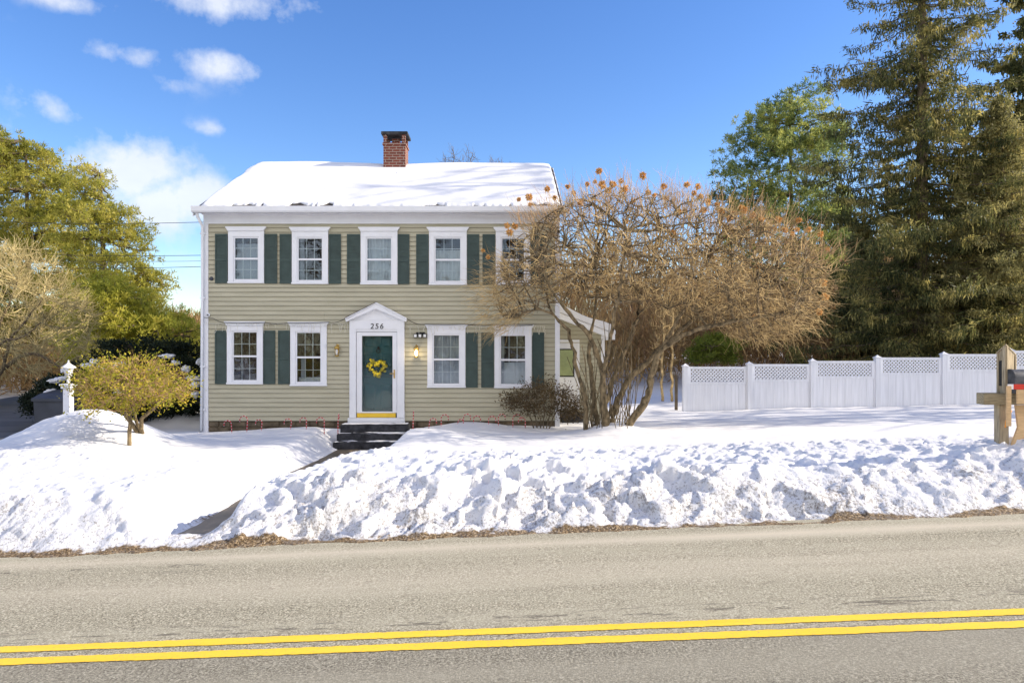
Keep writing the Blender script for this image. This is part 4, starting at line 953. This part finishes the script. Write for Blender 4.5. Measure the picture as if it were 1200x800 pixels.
env = [(575, 345), (590, 300), (622, 262), (650, 242), (690, 228), (740, 226), (790, 236), (840, 246), (895, 262), (935, 288), (958, 318), (955, 355), (935, 388), (900, 402), (860, 396), (820, 372), (780, 362), (740, 358), (700, 350), (660, 352), (620, 372), (592, 378)]
G = Grower(nodes, 21)
G.level(envelope(env, YT, 130, 1.9, 1), .028, .012, 1.6, .25, .05, 6)
G.level(envelope(env, YT, 1100, 2.2, 2), .014, .007, .9, .6, .02, 5)
mid_nodes = G.last.copy()
lo_ = 0
G.take('branches', M['bark_tan'], hyd, 0, 4); lo_ = len(G.P0)
G.level(envelope(env, YT, 2600, 2.3, 3), .0065, .0035, .5, .6, .0, 3); G.take('twigs', M['twig_dark'], hyd, lo_, 3); lo_ = len(G.P0)
ctr = W(760, 360, YT)
G.twigs(4600, ctr, .15, .45, .0058, .2, .8)
G.last = envelope([(640, 300), (700, 270), (780, 275), (880, 300), (900, 370), (820, 362), (760, 352), (690, 345), (640, 350)], YT, 1500, 2.0, 15); G.twigs(1800, ctr, .15, .45, .0075, .0, 1.0)
G.take('twigs', M['twig'], hyd, lo_, 3); lo_ = len(G.P0)
# long upright shoots over the top and trailing shoots on the flanks
top = [(600, 268), (640, 246), (700, 232), (760, 232), (840, 250), (900, 262), (950, 296), (975, 320), (940, 320), (850, 280), (740, 262), (650, 275)]
src = envelope(top, YT, 900, 1.7, 5); G.last = src
G.twigs(1500, W(775, 420, YT), .35, .75, .0038, .35, .28)
G.take('shoots', M['twig_red'], hyd, lo_, 3); lo_ = len(G.P0)
fl_ = [(920, 310), (955, 320), (960, 370), (930, 392), (880, 398), (840, 390), (860, 370), (910, 350)]
G.last = envelope(fl_, YT, 600, 1.2, 6); G.twigs(480, W(780, 330, YT), .3, .7, .0038, -.1, .5)
lf = [(565, 330), (590, 300), (615, 330), (620, 372), (590, 392), (566, 372)]
G.last = envelope(lf, YT, 180, .9, 7); G.twigs(380, W(680, 350, YT), .3, .8, .0036, -.15, .3)
# flower heads
heads = [(702, 201), (672, 226), (697, 213), (728, 212), (753, 206), (778, 219), (665, 219), (641, 221), (620, 231), (621, 240), (608, 234), (594, 264), (603, 265), (597, 272), (566, 294), (572, 301), (805, 216), (818, 219), (822, 230), (830, 237), (796, 247), (803, 247), (845, 247), (861, 250), (872, 246), (882, 252), (893, 257), (912, 257), (936, 258), (934, 269), (948, 269), (962, 274), (970, 292), (890, 312), (967, 347), (965, 331), (788, 273), (733, 260), (713, 224), (706, 217), (732, 222), (760, 226), (767, 229), (824, 247), (908, 268), (929, 274), (876, 268), (855, 256), (688, 216), (742, 235), (680, 238), (650, 232), (718, 216), (780, 232), (920, 270), (960, 365), (885, 372), (840, 240), (813, 226), (868, 243)]
proto = []
for v_ in range(4):
    n = 110; d = unit(rng.normal(size=(n, 3)) + [.3 * v_, 0, -.3]) * np.array([1.1, .9, .75]); 
    me_o = cards('flower_head', d * .018, d, .045 + .035 * rng.random(n), .03, M['head'], None); proto.append(me_o.data); bpy.data.objects.remove(me_o)
h0, h1 = [], []
for k, (px, py) in enumerate(heads[:60]):
    Yh_ = YT + rng.uniform(-1.3, 1.1); p = W(px, py, Yh_)
    o = link(bpy.data.objects.new('flower_head', proto[k % 4]), hyd); o.location = p; s = rng.uniform(.7, 1.3); o.scale = (s, s, s); o.rotation_euler = (rng.uniform(0, 6), rng.uniform(0, 6), rng.uniform(0, 6))
    i = int(np.argmin(np.linalg.norm(mid_nodes - p, axis=1))); a = mid_nodes[i]; m_ = (a + p) / 2 + rng.normal(0, .05, 3) + np.array([0, 0, -.05]); h0 += [a, m_]; h1 += [m_, p]
G.P0 += h0; G.P1 += h1; G.R0 += [.005] * len(h0); G.R1 += [.004] * len(h0)
G.take('shoots', M['twig'], hyd, lo_, 3); lo_ = len(G.P0)
# suckers and thin stems around the trunks
s0, s1 = [], []
r = np.random.default_rng(4)
for k in range(60):
    a = W(r.uniform(684, 740), 512, YT + r.uniform(-.4, .4)); p = a
    d = np.array([r.normal(0, .12), r.normal(0, .1), 1]); ln = r.uniform(.8, 2.4)
    for q in range(5):
        n_ = p + d * ln / 5; s0.append(p); s1.append(n_); p = n_; d = d + r.normal(0, .1, 3)
seg_mesh('suckers', s0, s1, .009, .007, M['bark_tan'], hyd, 4)
rebase(hyd, (W(712, 510, YT)[0], YT, gz(2.25, 16)))

# --- leafy shrubs
def leaf_shrub(name, lab, cat, env, Yc, depth, stems, leafmat, twigmat, n_leaf, leaf, wid, seed, branch_r=.012, lv=(60, 500), group=None, ty=0, clump=.12):
    root = thing(name, lab, cat, group)
    nodes = []; stem = MB()
    for pts, r0, r1 in stems:
        pl, rs = polyline_segs([W(a, b_, Yc + c_) for a, b_, c_ in pts], r0, r1, 4, .01); k = MB(); k.tube(pl, list(rs), 8); k.build('trunk' if len(stems) < 6 else 'stem', M['bark_tan'] if twigmat != 'azt' else M['bark'], root); nodes += list(pl[len(pl) // 2:])
    G = Grower(nodes, seed); G.level(envelope(env, Yc, lv[0], depth * .9, seed), branch_r, branch_r * .5, 1.5, .2, .0, 5); G.level(envelope(env, Yc, lv[1], depth, seed + 1), branch_r * .4, branch_r * .2, .6, .3, 0, 3)
    tips = G.last.copy(); ctr = tips.mean(0); G.twigs(lv[1] * 3, ctr, .08, .25, branch_r * .22, .15, .7); G.take('branches', M[twigmat] if twigmat != 'azt' else M['bark'], root, 0, 3)
    r = np.random.default_rng(seed + 5); src = np.concatenate([G.tips, tips]); i = r.integers(0, len(src), n_leaf); P = src[i] + r.normal(0, clump * .5, (n_leaf, 3)); D = unit(P - ctr) * .5 + r.normal(0, .7, (n_leaf, 3)); D[:, 2] += .2
    cards('foliage', P, D, r.uniform(.6, 1.3, n_leaf) * leaf, wid, leafmat, root)
    a = stems[0][0][0]; b = W(*a[:2], Yc + a[2]); rebase(root, b); return root
YS = 12.9
leaf_shrub('ornamental_shrub', 'yellow-green umbrella-shaped shrub on a bare stem in the snow left of the house', 'shrub',
    [(90, 452), (100, 436), (125, 424), (160, 420), (195, 428), (216, 442), (223, 458), (205, 470), (175, 474), (150, 478), (130, 482), (112, 478), (95, 466)], YS, .85,
    [([(150, 530, 0), (152, 505, 0), (153, 480, .05), (156, 460, .1)], .038, .03), ([(164, 512, 1.0), (152, 492, .6), (138, 478, .4), (120, 465, .2)], .045, .02), ([(168, 512, 1.0), (166, 492, .7), (180, 478, .5), (198, 462, .3)], .045, .02), ([(164, 512, 1.1), (160, 490, .9), (150, 470, .6)], .04, .02)],
    M['orn'], 'twig_red', 6200, .055, .028, 31, .014, (60, 500))
leaf_shrub('azalea_shrub', 'bronze-leaved low shrub at the right corner of the house behind the candy canes', 'shrub',
    [(588, 470), (605, 458), (632, 449), (655, 452), (672, 462), (682, 474), (684, 488), (668, 492), (650, 484), (625, 486), (600, 480)], 17.0, .6,
    [([(630 + j * 3, 506, 0), (626 + j * 6, 485, 0), (615 + j * 11, 466, (j % 2) * .4 - .2)], .018, .008) for j in range(-1, 5)],
    M['azalea'], 'azt', 4200, .06, .028, 41, .010, (50, 330))

# --- conifers
def spruce(name, lab, x, y, H, base_z, rad, mat, seed, start=.08, droop=.25, nlev=46, per=13, hang=(.35, .9), group=None, power=.75, trunk_r=.30, card_w=.10, dens=1.0):
    root = thing(name, lab, 'tree', group); r = np.random.default_rng(seed)
    k = MB(); pl = [(x + .1 * math.sin(t * 3), y, base_z - .3 + H * t) for t in np.linspace(0, 1, 12)]; k.tube(pl, [trunk_r * (1 - t) + .02 for t in np.linspace(0, 1, 12)], 10); k.build('trunk', M['bark'], root)
    P, D, Ln = [], [], []; b0, b1, br = [], [], []
    for L_ in range(nlev):
        f = start + (1 - start) * (L_ / nlev) ** .95; z = base_z + H * f; rl = rad * (1 - f) ** power * (.85 + .2 * r.random())
        nb = max(4, int(per * (1 - .5 * f)))
        for b_ in range(nb):
            if r.random() < .08: continue
            az = r.uniform(0, 2 * PI); ln = rl * r.uniform(.45, 1.15); d = np.array([math.cos(az), math.sin(az), 0]); n = max(3, int(ln / .45)); prev = np.array([x, y, z])
            for q in range(1, n + 1):
                t = q / n; p = np.array([x, y, z]) + d * ln * t + np.array([0, 0, -droop * ln * (t ** .8) + .22 * ln * t ** 3 * droop * 3.0]) + r.normal(0, .04, 3)
                b0.append(prev); b1.append(p); br.append(.035 * (1 - t) + .008)
                m_ = int(dens * (5 + 5 * t)); side = np.array([-d[1], d[0], 0])
                for c in range(m_):
                    u = r.random(); o = prev + (p - prev) * u + side * r.normal(0, .16 + .22 * (1 - abs(2 * t - 1)) * ln * .25)
                    P.append(o); dd = np.array([r.normal(0, .25), r.normal(0, .25), -1]) if r.random() < .72 else d * .8 + side * r.normal(0, .8) + np.array([0, 0, r.normal(-.1, .2)])
                    D.append(dd); Ln.append(r.uniform(*hang) * (.6 + .5 * (1 - f)))
                prev = p
    seg_mesh('branches', b0, b1, br, br, M['bark'], root)
    P, D, Ln = map(np.array, (P, D, Ln))
    # each hanging spray: a few narrow slips
    P2 = np.repeat(P, 7, 0) + r.normal(0, .09, (len(P) * 7, 3)); D2 = np.repeat(unit(D), 7, 0) + r.normal(0, .25, (len(P) * 7, 3)); L2 = np.repeat(Ln, 7) * r.uniform(.25, .7, len(P) * 7)
    cards('foliage', P2, D2, L2, card_w, mat, root); rebase(root, (x, y, base_z)); return root, len(P2)
def pine(name, lab, env, Yc, depth, trunk_px, base_py, top_py, mat, seed, nclump=420, tuft=60, group=None, size=.28, tr=.25, csize=.55, cat='tree', wid=.035, lean=0):
    """tufts of needles carried on limbs; open between the clumps"""
    root = thing(name, lab, cat, group); r = np.random.default_rng(seed)
    A = W(trunk_px, base_py, Yc); B_ = W(trunk_px + lean, top_py, Yc); k = MB(); pl, rs = polyline_segs([A, A * .6 + B_ * .4 + [0.15, 0, 0], B_], tr, .04, 8); k.tube(pl, list(rs), 9); k.build('trunk', M['bark'], root)
    G = Grower(pl[3:], seed); T_ = envelope(env, Yc, nclump, depth, seed)
    G.level(T_[:nclump // 5], .06, .025, 6, .1, -.05, 5); G.level(T_, .022, .01, 2.5, .15, -.03, 3)
    G.take('branches', M['bark'], root, 0, 3)
    C = np.array([G.P1[i] for i in range(len(G.P1)) if True][-3 * nclump:])[2::3]
    C = np.concatenate([C, np.array(G.P1[-3 * nclump:])[1::3]])
    ns = 6; S = np.repeat(C, ns, 0) + r.normal(0, 1, (len(C) * ns, 3)) * np.array([csize, csize, csize * .30]) * .66
    S = S[r.random(len(S)) < .9]; m_ = max(6, int(tuft / ns)); n = len(S) * m_
    D = r.normal(0, .75, (n, 3)); D[:, 2] += .55; D = unit(D); P = np.repeat(S, m_, 0) + D * .03 + r.normal(0, size * .16, (n, 3))
    cards('foliage', P, D, r.uniform(.5, 1.2, n) * size, wid, mat, root); rebase(root, A); return root
gb = lambda px, Y: gz((px - VX) * Y / F, Y)
spruce('spruce_tree', 'very tall dark drooping spruce behind the white fence', (1078 - VX) * 30 / F, 30, 27, .2, 6.3, M['spruce'], 51, start=.07, nlev=52, per=11, hang=(.25, .85), dens=.95, card_w=.05)
spruce('spruce_tree', 'lacy olive-grey conifer leaning at the right edge above the mailbox', (1172 - VX) * 28.5 / F, 28.5, 11.9, .0, 4.6, M['hemlock'], 52, start=.13, droop=.12, nlev=36, per=13, hang=(.2, .5), trunk_r=.17, card_w=.045, dens=1.0)
spruce('spruce_tree', 'dark conifer rising behind the olive one at the right edge', (1225 - VX) * 34 / F, 34, 24, .5, 5.5, M['spruce'], 53, start=.08, nlev=44, per=12)
spruce('spruce_tree', 'low dark young spruce between the bare tree and the tall spruce', (1010 - VX) * 33 / F, 33, 7.5, .3, 2.6, M['hemlock'], 54, start=.05, nlev=20, per=11, trunk_r=.1, hang=(.25, .6))
pine('pine_tree', 'round blue-green pine behind the bare tree, left of the tall spruce',
    [(838, 232), (845, 195), (862, 165), (885, 128), (915, 110), (945, 104), (968, 130), (985, 165), (990, 260), (985, 330), (900, 340), (860, 300)], 44, 3.4, 925, 440, 108, M['pine_blue'], 61, 300, 150, size=.27, csize=.85, wid=.05)
pine('pine_tree', 'dense olive-yellow pine at the far left edge of the picture',
    [(-70, 170), (-40, 140), (0, 156), (22, 166), (60, 182), (88, 204), (104, 240), (108, 300), (100, 380), (20, 410), (-70, 410)], 35, 3.6, 30, 470, 165, M['pine_olive'], 62, 520, 130, size=.23, csize=.62, wid=.042)
pine('pine_tree', 'open olive pine with sky between its limbs, right of the dense one',
    [(85, 215), (102, 190), (118, 205), (135, 232), (152, 250), (168, 280), (176, 310), (196, 322), (190, 345), (178, 350), (150, 400), (80, 410), (75, 300)], 32, 2.2, 118, 470, 205, M['pine_olive'], 63, 330, 80, size=.21, csize=.48, wid=.038)
pine('evergreen_tree', 'yellow-green evergreen low between the left pines and the house corner',
    [(95, 330), (140, 318), (170, 345), (190, 372), (212, 368), (232, 378), (246, 395), (246, 440), (160, 445), (90, 430)], 29, 2.4, 165, 480, 350, M['pine_far'], 64, 340, 110, size=.19, csize=.48, wid=.035)
# dark yews with snow on them, in the shadow of the house
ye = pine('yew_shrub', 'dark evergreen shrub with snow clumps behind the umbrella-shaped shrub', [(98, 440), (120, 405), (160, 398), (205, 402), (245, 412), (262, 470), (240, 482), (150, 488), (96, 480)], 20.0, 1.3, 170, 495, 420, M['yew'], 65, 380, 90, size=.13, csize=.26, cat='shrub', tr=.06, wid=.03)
def snow_clumps(root, pts, Yc, seed, s=.16):
    r = random.Random(seed)
    for (a, b_, w_) in pts:
        k = MB(); p = W(a, b_, Yc); k.blob(p, (w_ * Yc / F * .62, s, .06 * r.uniform(.8, 1.5)), r.random() * 50, 3, .75)
        o = k.build('snow', M['snow_clean'], root); o.location = -root.location
snow_clumps(ye, [(103, 428, 12), (126, 429, 14), (140, 427, 10), (196, 417, 12), (226, 443, 12), (229, 450, 8), (228, 462, 6), (218, 432, 7), (112, 424, 8), (180, 432, 8), (140, 458, 10), (235, 424, 6), (206, 425, 6)], 18.75, 3)
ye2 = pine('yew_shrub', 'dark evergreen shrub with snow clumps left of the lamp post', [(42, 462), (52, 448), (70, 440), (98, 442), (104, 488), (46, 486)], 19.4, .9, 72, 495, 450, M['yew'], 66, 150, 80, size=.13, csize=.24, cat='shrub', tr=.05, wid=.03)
snow_clumps(ye2, [(65, 446, 12), (60, 459, 8), (74, 443, 6), (78, 433, 6)], 18.5, 4)
# bare straw-coloured shrub-tree at far left
def bare_tree(name, lab, env, Yc, depth, stems, mat, seed, n1, n2, n3, r1=.02, tw=(.3, .8), up=.2, group=None, cat='tree', twr=.006, barkmat='bark'):
    root = thing(name, lab, cat, group); nodes = []
    for pts, r0, r1_ in stems:
        pl, rs = polyline_segs([W(a, b_, Yc + c_) for a, b_, c_ in pts], r0, r1_, 5, .02); k = MB(); k.tube(pl, list(rs), 7); k.build('trunk', M[barkmat], root); nodes += list(pl[len(pl) // 3:])
    G = Grower(nodes, seed); G.level(envelope(env, Yc, n1, depth, seed), r1, r1 * .5, 2.5, .2, .05, 5); G.level(envelope(env, Yc, n2, depth, seed + 1), r1 * .45, r1 * .25, 1.2, .3, 0, 3)
    if n3: c = G.last.mean(0); c[2] -= 1; G.twigs(n3, c, tw[0], tw[1], twr, up, .45)
    G.take('branches', M[mat], root, 0, 3)
    a = stems[0][0][0]; rebase(root, W(a[0], a[1], Yc + a[2])); return root
bare_tree('bare_willow', 'bare straw-coloured shrubby tree at the left edge before the dense pine', [(-80, 330), (-40, 290), (0, 288), (40, 292), (75, 318), (100, 350), (112, 390), (100, 420), (60, 435), (0, 440), (-80, 440)], 23, 1.8,
    [([(-30, 500, 0), (-10, 450, 0), (30, 415, 0), (70, 430, -.3)], .10, .03), ([(-30, 500, .2), (-25, 430, .2), (0, 380, .3), (20, 330, .2)], .09, .02), ([(-30, 500, -.2), (0, 440, -.4), (15, 395, -.4), (50, 350, -.5)], .08, .02), ([(-30, 500, -.2), (-5, 410, -.8), (25, 395, -.9), (48, 378, -.9)], .06, .02)],
    'twig_pale', 71, 110, 1100, 4200, .02, (.3, .7), .15, twr=.0065)
# two pale saplings right of the big tree
for k, (px, lab) in enumerate(((776.5, 'slim pale sapling, left one of two between the bare tree and the fence'), (787.5, 'slim pale sapling, right one of two nearer the fence end'))):
    bare_tree('sapling', lab, [(px - 16, 392), (px - 10, 350), (px + 8, 340), (px + 16, 380), (px + 10, 425), (px - 10, 430)], 27, .6, [([(px, 470, 0), (px - 1, 430, 0), (px + 1, 390, 0), (px, 350, 0)], .055, .02)], 'twig', 81 + k, 10, 60, 120, .014, (.15, .4), .3, 'saplings left of the fence', barkmat='twig')
# bare trees showing over the roof ridge
for k, (px, tp) in enumerate(((528, 172), (551, 173), (585, 181))):
    bare_tree('bare_tree', ['bare grey tree top just right of the chimney above the ridge', 'bare grey tree top above the middle of the right roof half', 'faint bare tree top above the ridge near the bare crown'][k],
        [(px - 20, 260), (px - 15, tp + 18), (px, tp + 3), (px + 14, tp + 16), (px + 20, 260)], 48, 1.6, [([(px, 440, 0), (px + 1, 330, 0), (px, 200, 0)], .2, .04)], 'twig_grey', 91 + k, 25, 160, 420, .035, (.3, .8), .4, 'bare trees behind the house', twr=.011)
# trunks and bare saplings in the back right
for k, (px, top, Yc, w_) in enumerate(((1098, 345, 36, .12), (1042, 350, 38, .10), (1133, 350, 33, .13), (905, 330, 36, .14), (955, 340, 40, .16), (868, 330, 42, .12), (815, 340, 38, .12), (740, 345, 41, .14))):
    bare_tree('bare_tree', ['brown bare tree seen through the spruce boughs right of the tall trunk', 'brown bare tree left of the tall spruce trunk above the fence', 'brown bare tree under the olive conifer at right', 'bare tree above the second fence panel', 'bare tree above the third fence post', 'bare tree above the second fence post', 'bare tree just right of the first fence post', 'bare tree seen between the trunks of the big bare tree'][k],
        [(px - 34, 400), (px - 26, top), (px, top - 28), (px + 26, top), (px + 34, 400), (px, 420)], Yc, 2.0, [([(px, 440, 0), (px + 3, 380, 0), (px - 2, top, 0)], w_, .04)], 'twig_brown', 101 + k, 30, 260, 900, .03, (.3, .9), .15, 'bare trees behind the fence', twr=.010)

# far wood: one uncountable mass of brush and bare crowns, uneven along its length
def wood(name, x0, x1, y0, y1, hfun, n, mat, seed, size, wid, lab):
    r = np.random.default_rng(seed); X = r.uniform(x0, x1, n); Yy = r.uniform(y0, y1, n); Zg = ground(X, Yy, False)[0]
    H = hfun(X, Yy); Z = Zg + H * r.random(n) ** .8; D = r.normal(0, .5, (n, 3)); D[:, 2] += .9
    o = cards(name, np.stack([X, Yy, Z], -1), D, r.uniform(.5, 1.5, n) * size, wid, mat); tag(o, lab, 'brush', None, 'stuff'); return o
wood('distant_brush', -75, 75, 52, 70, lambda X, Y: (6.0 + 5.0 * fbm(X * .25, Y * .2, 91)) * (.35 + .65 * sst(-20, -5, X)), 80000, M['far_brush'], 111, 1.3, .10, 'far bare brown woodland behind the house and fence')
wood('russet_undergrowth', 3, 40, 32, 46, lambda X, Y: 2.4 + 2.6 * fbm(X * .4, Y * .3, 92), 42000, M['far_brush'], 112, .8, .06, 'russet undergrowth behind the white fence')
wood('russet_undergrowth', -48, -10, 31, 46, lambda X, Y: 2.0 + 2.2 * fbm(X * .4, Y * .3, 93), 36000, M['far_brush'], 113, .8, .06, 'russet undergrowth beyond the driveway at left')
pine('evergreen_shrub', 'low light green evergreen shrub behind the first fence panel', [(808, 405), (820, 396), (845, 394), (860, 402), (862, 425), (806, 425)], 31, .8, 835, 440, 402, M['hedge'], 121, 70, 60, size=.2, csize=.25, cat='shrub', tr=.05)
# more evergreens far behind, showing between trunks
for k, (px, Yc, H) in enumerate(((1130, 58, 20), (1040, 62, 17), (985, 56, 12), (1195, 60, 18))):
    spruce('spruce_tree', ['distant dark spruce behind the tall one, just right of its trunk', 'distant dark spruce left behind the tall one', 'distant shorter spruce right of the blue-green pine', 'distant spruce at the right edge'][k], (px - VX) * Yc / F, Yc, H, 1.6, 4.2, M['hemlock'], 131 + k, start=.05, nlev=24, per=8, hang=(.4, 1), group='distant spruces behind the fence', card_w=.16, dens=.6)

# trees on the sunny side beyond the right edge of the picture (their shadows stripe the lawn)
def shadow_tree(x, y, H, seed, lab):
    root = thing('bare_tree', lab, 'tree', 'bare trees east of the lawn'); r = np.random.default_rng(seed)
    z0 = .2; pl, rs = polyline_segs([(x, y, z0 - .3), (x + .2, y + .05, z0 + H * .35), (x - .1, y, z0 + H * .7), (x, y + .1, z0 + H)], .2, .03, 6); k = MB(); k.tube(pl, list(rs), 8); k.build('trunk', M['bark'], root)
    G = Grower(pl[6:], seed); n = 60; t = r.uniform(.35, 1, n); a = r.uniform(0, 2 * PI, n); rad = H * .26 * np.sqrt(np.clip(1 - (2 * t - 1.3) ** 2, .05, 1)) * r.uniform(.3, 1, n)
    Tg = np.stack([x + rad * np.cos(a), y + rad * np.sin(a) * .55, z0 + H * t], -1); G.level(Tg, .06, .03, 4, .15, .05, 4); G.level(Tg[r.integers(0, n, 260)] + r.normal(0, .7, (260, 3)), .025, .012, 1.6, .2, .05, 3)
    G.take('branches', M['bark'], root, 0, 4); rebase(root, (x, y, z0))
for k, (x, y, H) in enumerate(((28, 18.4, 12.5), (20, 19.6, 18), (23, 21.4, 19), (22, 17.2, 9), (27, 18.4, 11), (25, 23.2, 13), (36, 22, 15), (21.5, 19.3, 9.5))): shadow_tree(x, y, H, 140 + k, 'bare tree standing beyond the right edge, east of the snowy lawn')
# trees across the road behind the camera, seen only mirrored in the windows
for k, (x, y, H) in enumerate(((-22, -17, 12), (-14, -20, 14), (-7, -16, 11), (0, -21, 14), (6, -17, 12), (13, -20, 13), (21, -18, 13))):
    shadow_tree(x, y, H, 160 + k, 'bare tree across the road mirrored in the windows')
wood('roadside_brush', -50, 50, -34, -22, lambda X, Y: 5.5 + 5 * fbm(X * .25, Y * .2, 95), 16000, M['far_brush'], 114, 1.3, .12, 'brown woodland across the road mirrored in the windows')

# ------------------------------------------------------------------ light, sky, camera
EL, AZ = math.radians(27), math.radians(88.5)         # AZ clockwise from +Y
sd = Vector((math.sin(AZ) * math.cos(EL), math.cos(AZ) * math.cos(EL), math.sin(EL)))
sl_ = bpy.data.lights.new('sun', 'SUN'); sl_.energy = 3.0; sl_.angle = math.radians(.53); sl_.color = (1, .89, .72)
so_ = bpy.data.objects.new('sun', sl_); link(so_); so_.rotation_euler = sd.to_track_quat('Z', 'Y').to_euler(); so_.location = (30, 10, 30)
w = bpy.data.worlds.new('World'); scene.world = w; w.use_nodes = True; nt = w.node_tree; bg = nt.nodes['Background']
sky = N(nt, 'ShaderNodeTexSky'); sky.sky_type = 'NISHITA'; sky.sun_disc = False; sky.sun_elevation = EL; sky.sun_rotation = AZ; sky.air_density = 1.0; sky.dust_density = .3; sky.ozone_density = 2.5
tc = N(nt, 'ShaderNodeTexCoord'); sp = N(nt, 'ShaderNodeSeparateXYZ'); L(nt, tc.outputs['Generated'], sp.inputs[0])
# clouds: broken patches placed by direction in the sky (azimuth, elevation), frayed by noise
az = math_(nt, 'ARCTAN2', sp.outputs[0], sp.outputs[1]); el = math_(nt, 'ARCSINE', sp.outputs[2])
cv = N(nt, 'ShaderNodeCombineXYZ'); L(nt, az, cv.inputs[0]); L(nt, el, cv.inputs[1])
nz1 = noise(nt, cv.outputs[0], 11, 7, .6)
nzm = N(nt, 'ShaderNodeMapping'); nzm.inputs['Scale'].default_value = (1, 1.8, 1); L(nt, cv.outputs[0], nzm.inputs['Vector']); nz2 = noise(nt, nzm.outputs[0], 5, 6, .6)
def dirang(px, py):
    x, y, z = (px - VX) / F, 1, -(py - HY) / F; return math.atan2(x, y), math.atan2(z, math.hypot(x, y))
total = None
for (px, py, rx, ry, st) in ((160, 200, 62, 34, 1.7), (205, 232, 55, 40, 1.5), (190, 330, 70, 60, .55), (148, 65, 48, 13, .85), (262, 78, 52, 18, .95), (243, 150, 24, 9, .75), (265, 2, 85, 24, 1.05), (62, 125, 50, 20, .7), (360, 8, 40, 12, .6), (70, 0, 50, 12, .8), (125, 115, 45, 12, .65), (205, 98, 32, 12, .55), (-120, 180, 120, 60, .9), (-300, 60, 160, 70, .8), (1500, 80, 200, 70, .5)):
    a0, e0 = dirang(px, py); sx, sy = rx / F, ry / F
    dx = math_(nt, 'DIVIDE', math_(nt, 'SUBTRACT', az, a0), sx); dy = math_(nt, 'DIVIDE', math_(nt, 'SUBTRACT', el, e0), sy)
    d2 = math_(nt, 'ADD', math_(nt, 'MULTIPLY', dx, dx), math_(nt, 'MULTIPLY', dy, dy)); g = math_(nt, 'MULTIPLY', math_(nt, 'POWER', 2.718, math_(nt, 'MULTIPLY', d2, -1.0)), st)
    total = g if total is None else math_(nt, 'MAXIMUM', total, g)
dens = math_(nt, 'MULTIPLY', math_(nt, 'SUBTRACT', math_(nt, 'ADD', total, math_(nt, 'MULTIPLY', math_(nt, 'SUBTRACT', nz1, .5), 3.4)), .42), 1.25, True)
dens = math_(nt, 'MULTIPLY', dens, math_(nt, 'MULTIPLY', total, 1.6, True))
low = math_(nt, 'MULTIPLY', math_(nt, 'SUBTRACT', .16, el), 1.6, True)
cc = mix(nt, nz2, (1.7, 1.9, 2.25), (3.0, 3.05, 3.2))
back = math_(nt, 'MULTIPLY', math_(nt, 'SUBTRACT', math_(nt, 'MULTIPLY', sp.outputs[1], -1.0), .15), 1.6, True)      # unseen bright cloud added behind the camera to fill the shaded house front
back = math_(nt, 'MULTIPLY', back, math_(nt, 'MULTIPLY', math_(nt, 'ADD', sp.outputs[2], .05), 3.0, True))
back = math_(nt, 'MULTIPLY', back, math_(nt, 'MULTIPLY', math_(nt, 'SUBTRACT', nz2, .28), 4.0, True))
hs = N(nt, 'ShaderNodeHueSaturation'); hs.inputs['Saturation'].default_value = 1.25; hs.inputs['Hue'].default_value = .513; hs.inputs['Value'].default_value = .60; L(nt, sky.outputs[0], hs.inputs['Color'])
L(nt, mix(nt, back, mix(nt, math_(nt, 'MULTIPLY', dens, .85), hs.outputs[0], cc), (4.7, 4.45, 4.3)), bg.inputs['Color']); bg.inputs['Strength'].default_value = .15
cam = bpy.data.cameras.new('camera'); co_ = bpy.data.objects.new('camera', cam); link(co_); co_.location = (0, 0, CZ); co_.rotation_euler = (PI / 2, 0, 0)
cam.sensor_width = 36; cam.lens = F / 1200 * 36; cam.shift_x = (600 - VX) / 1200; cam.shift_y = (HY - 400) / 1200; cam.clip_end = 2000; cam.clip_start = .05
scene.camera = co_
vs = scene.view_settings; vs.view_transform = 'Standard'; vs.look = 'None'; vs.exposure = 1.38; vs.gamma = 1; vs.use_curve_mapping = False
scene.cycles.max_bounces = 6; scene.cycles.transparent_max_bounces = 16; scene.cycles.sample_clamp_indirect = 6
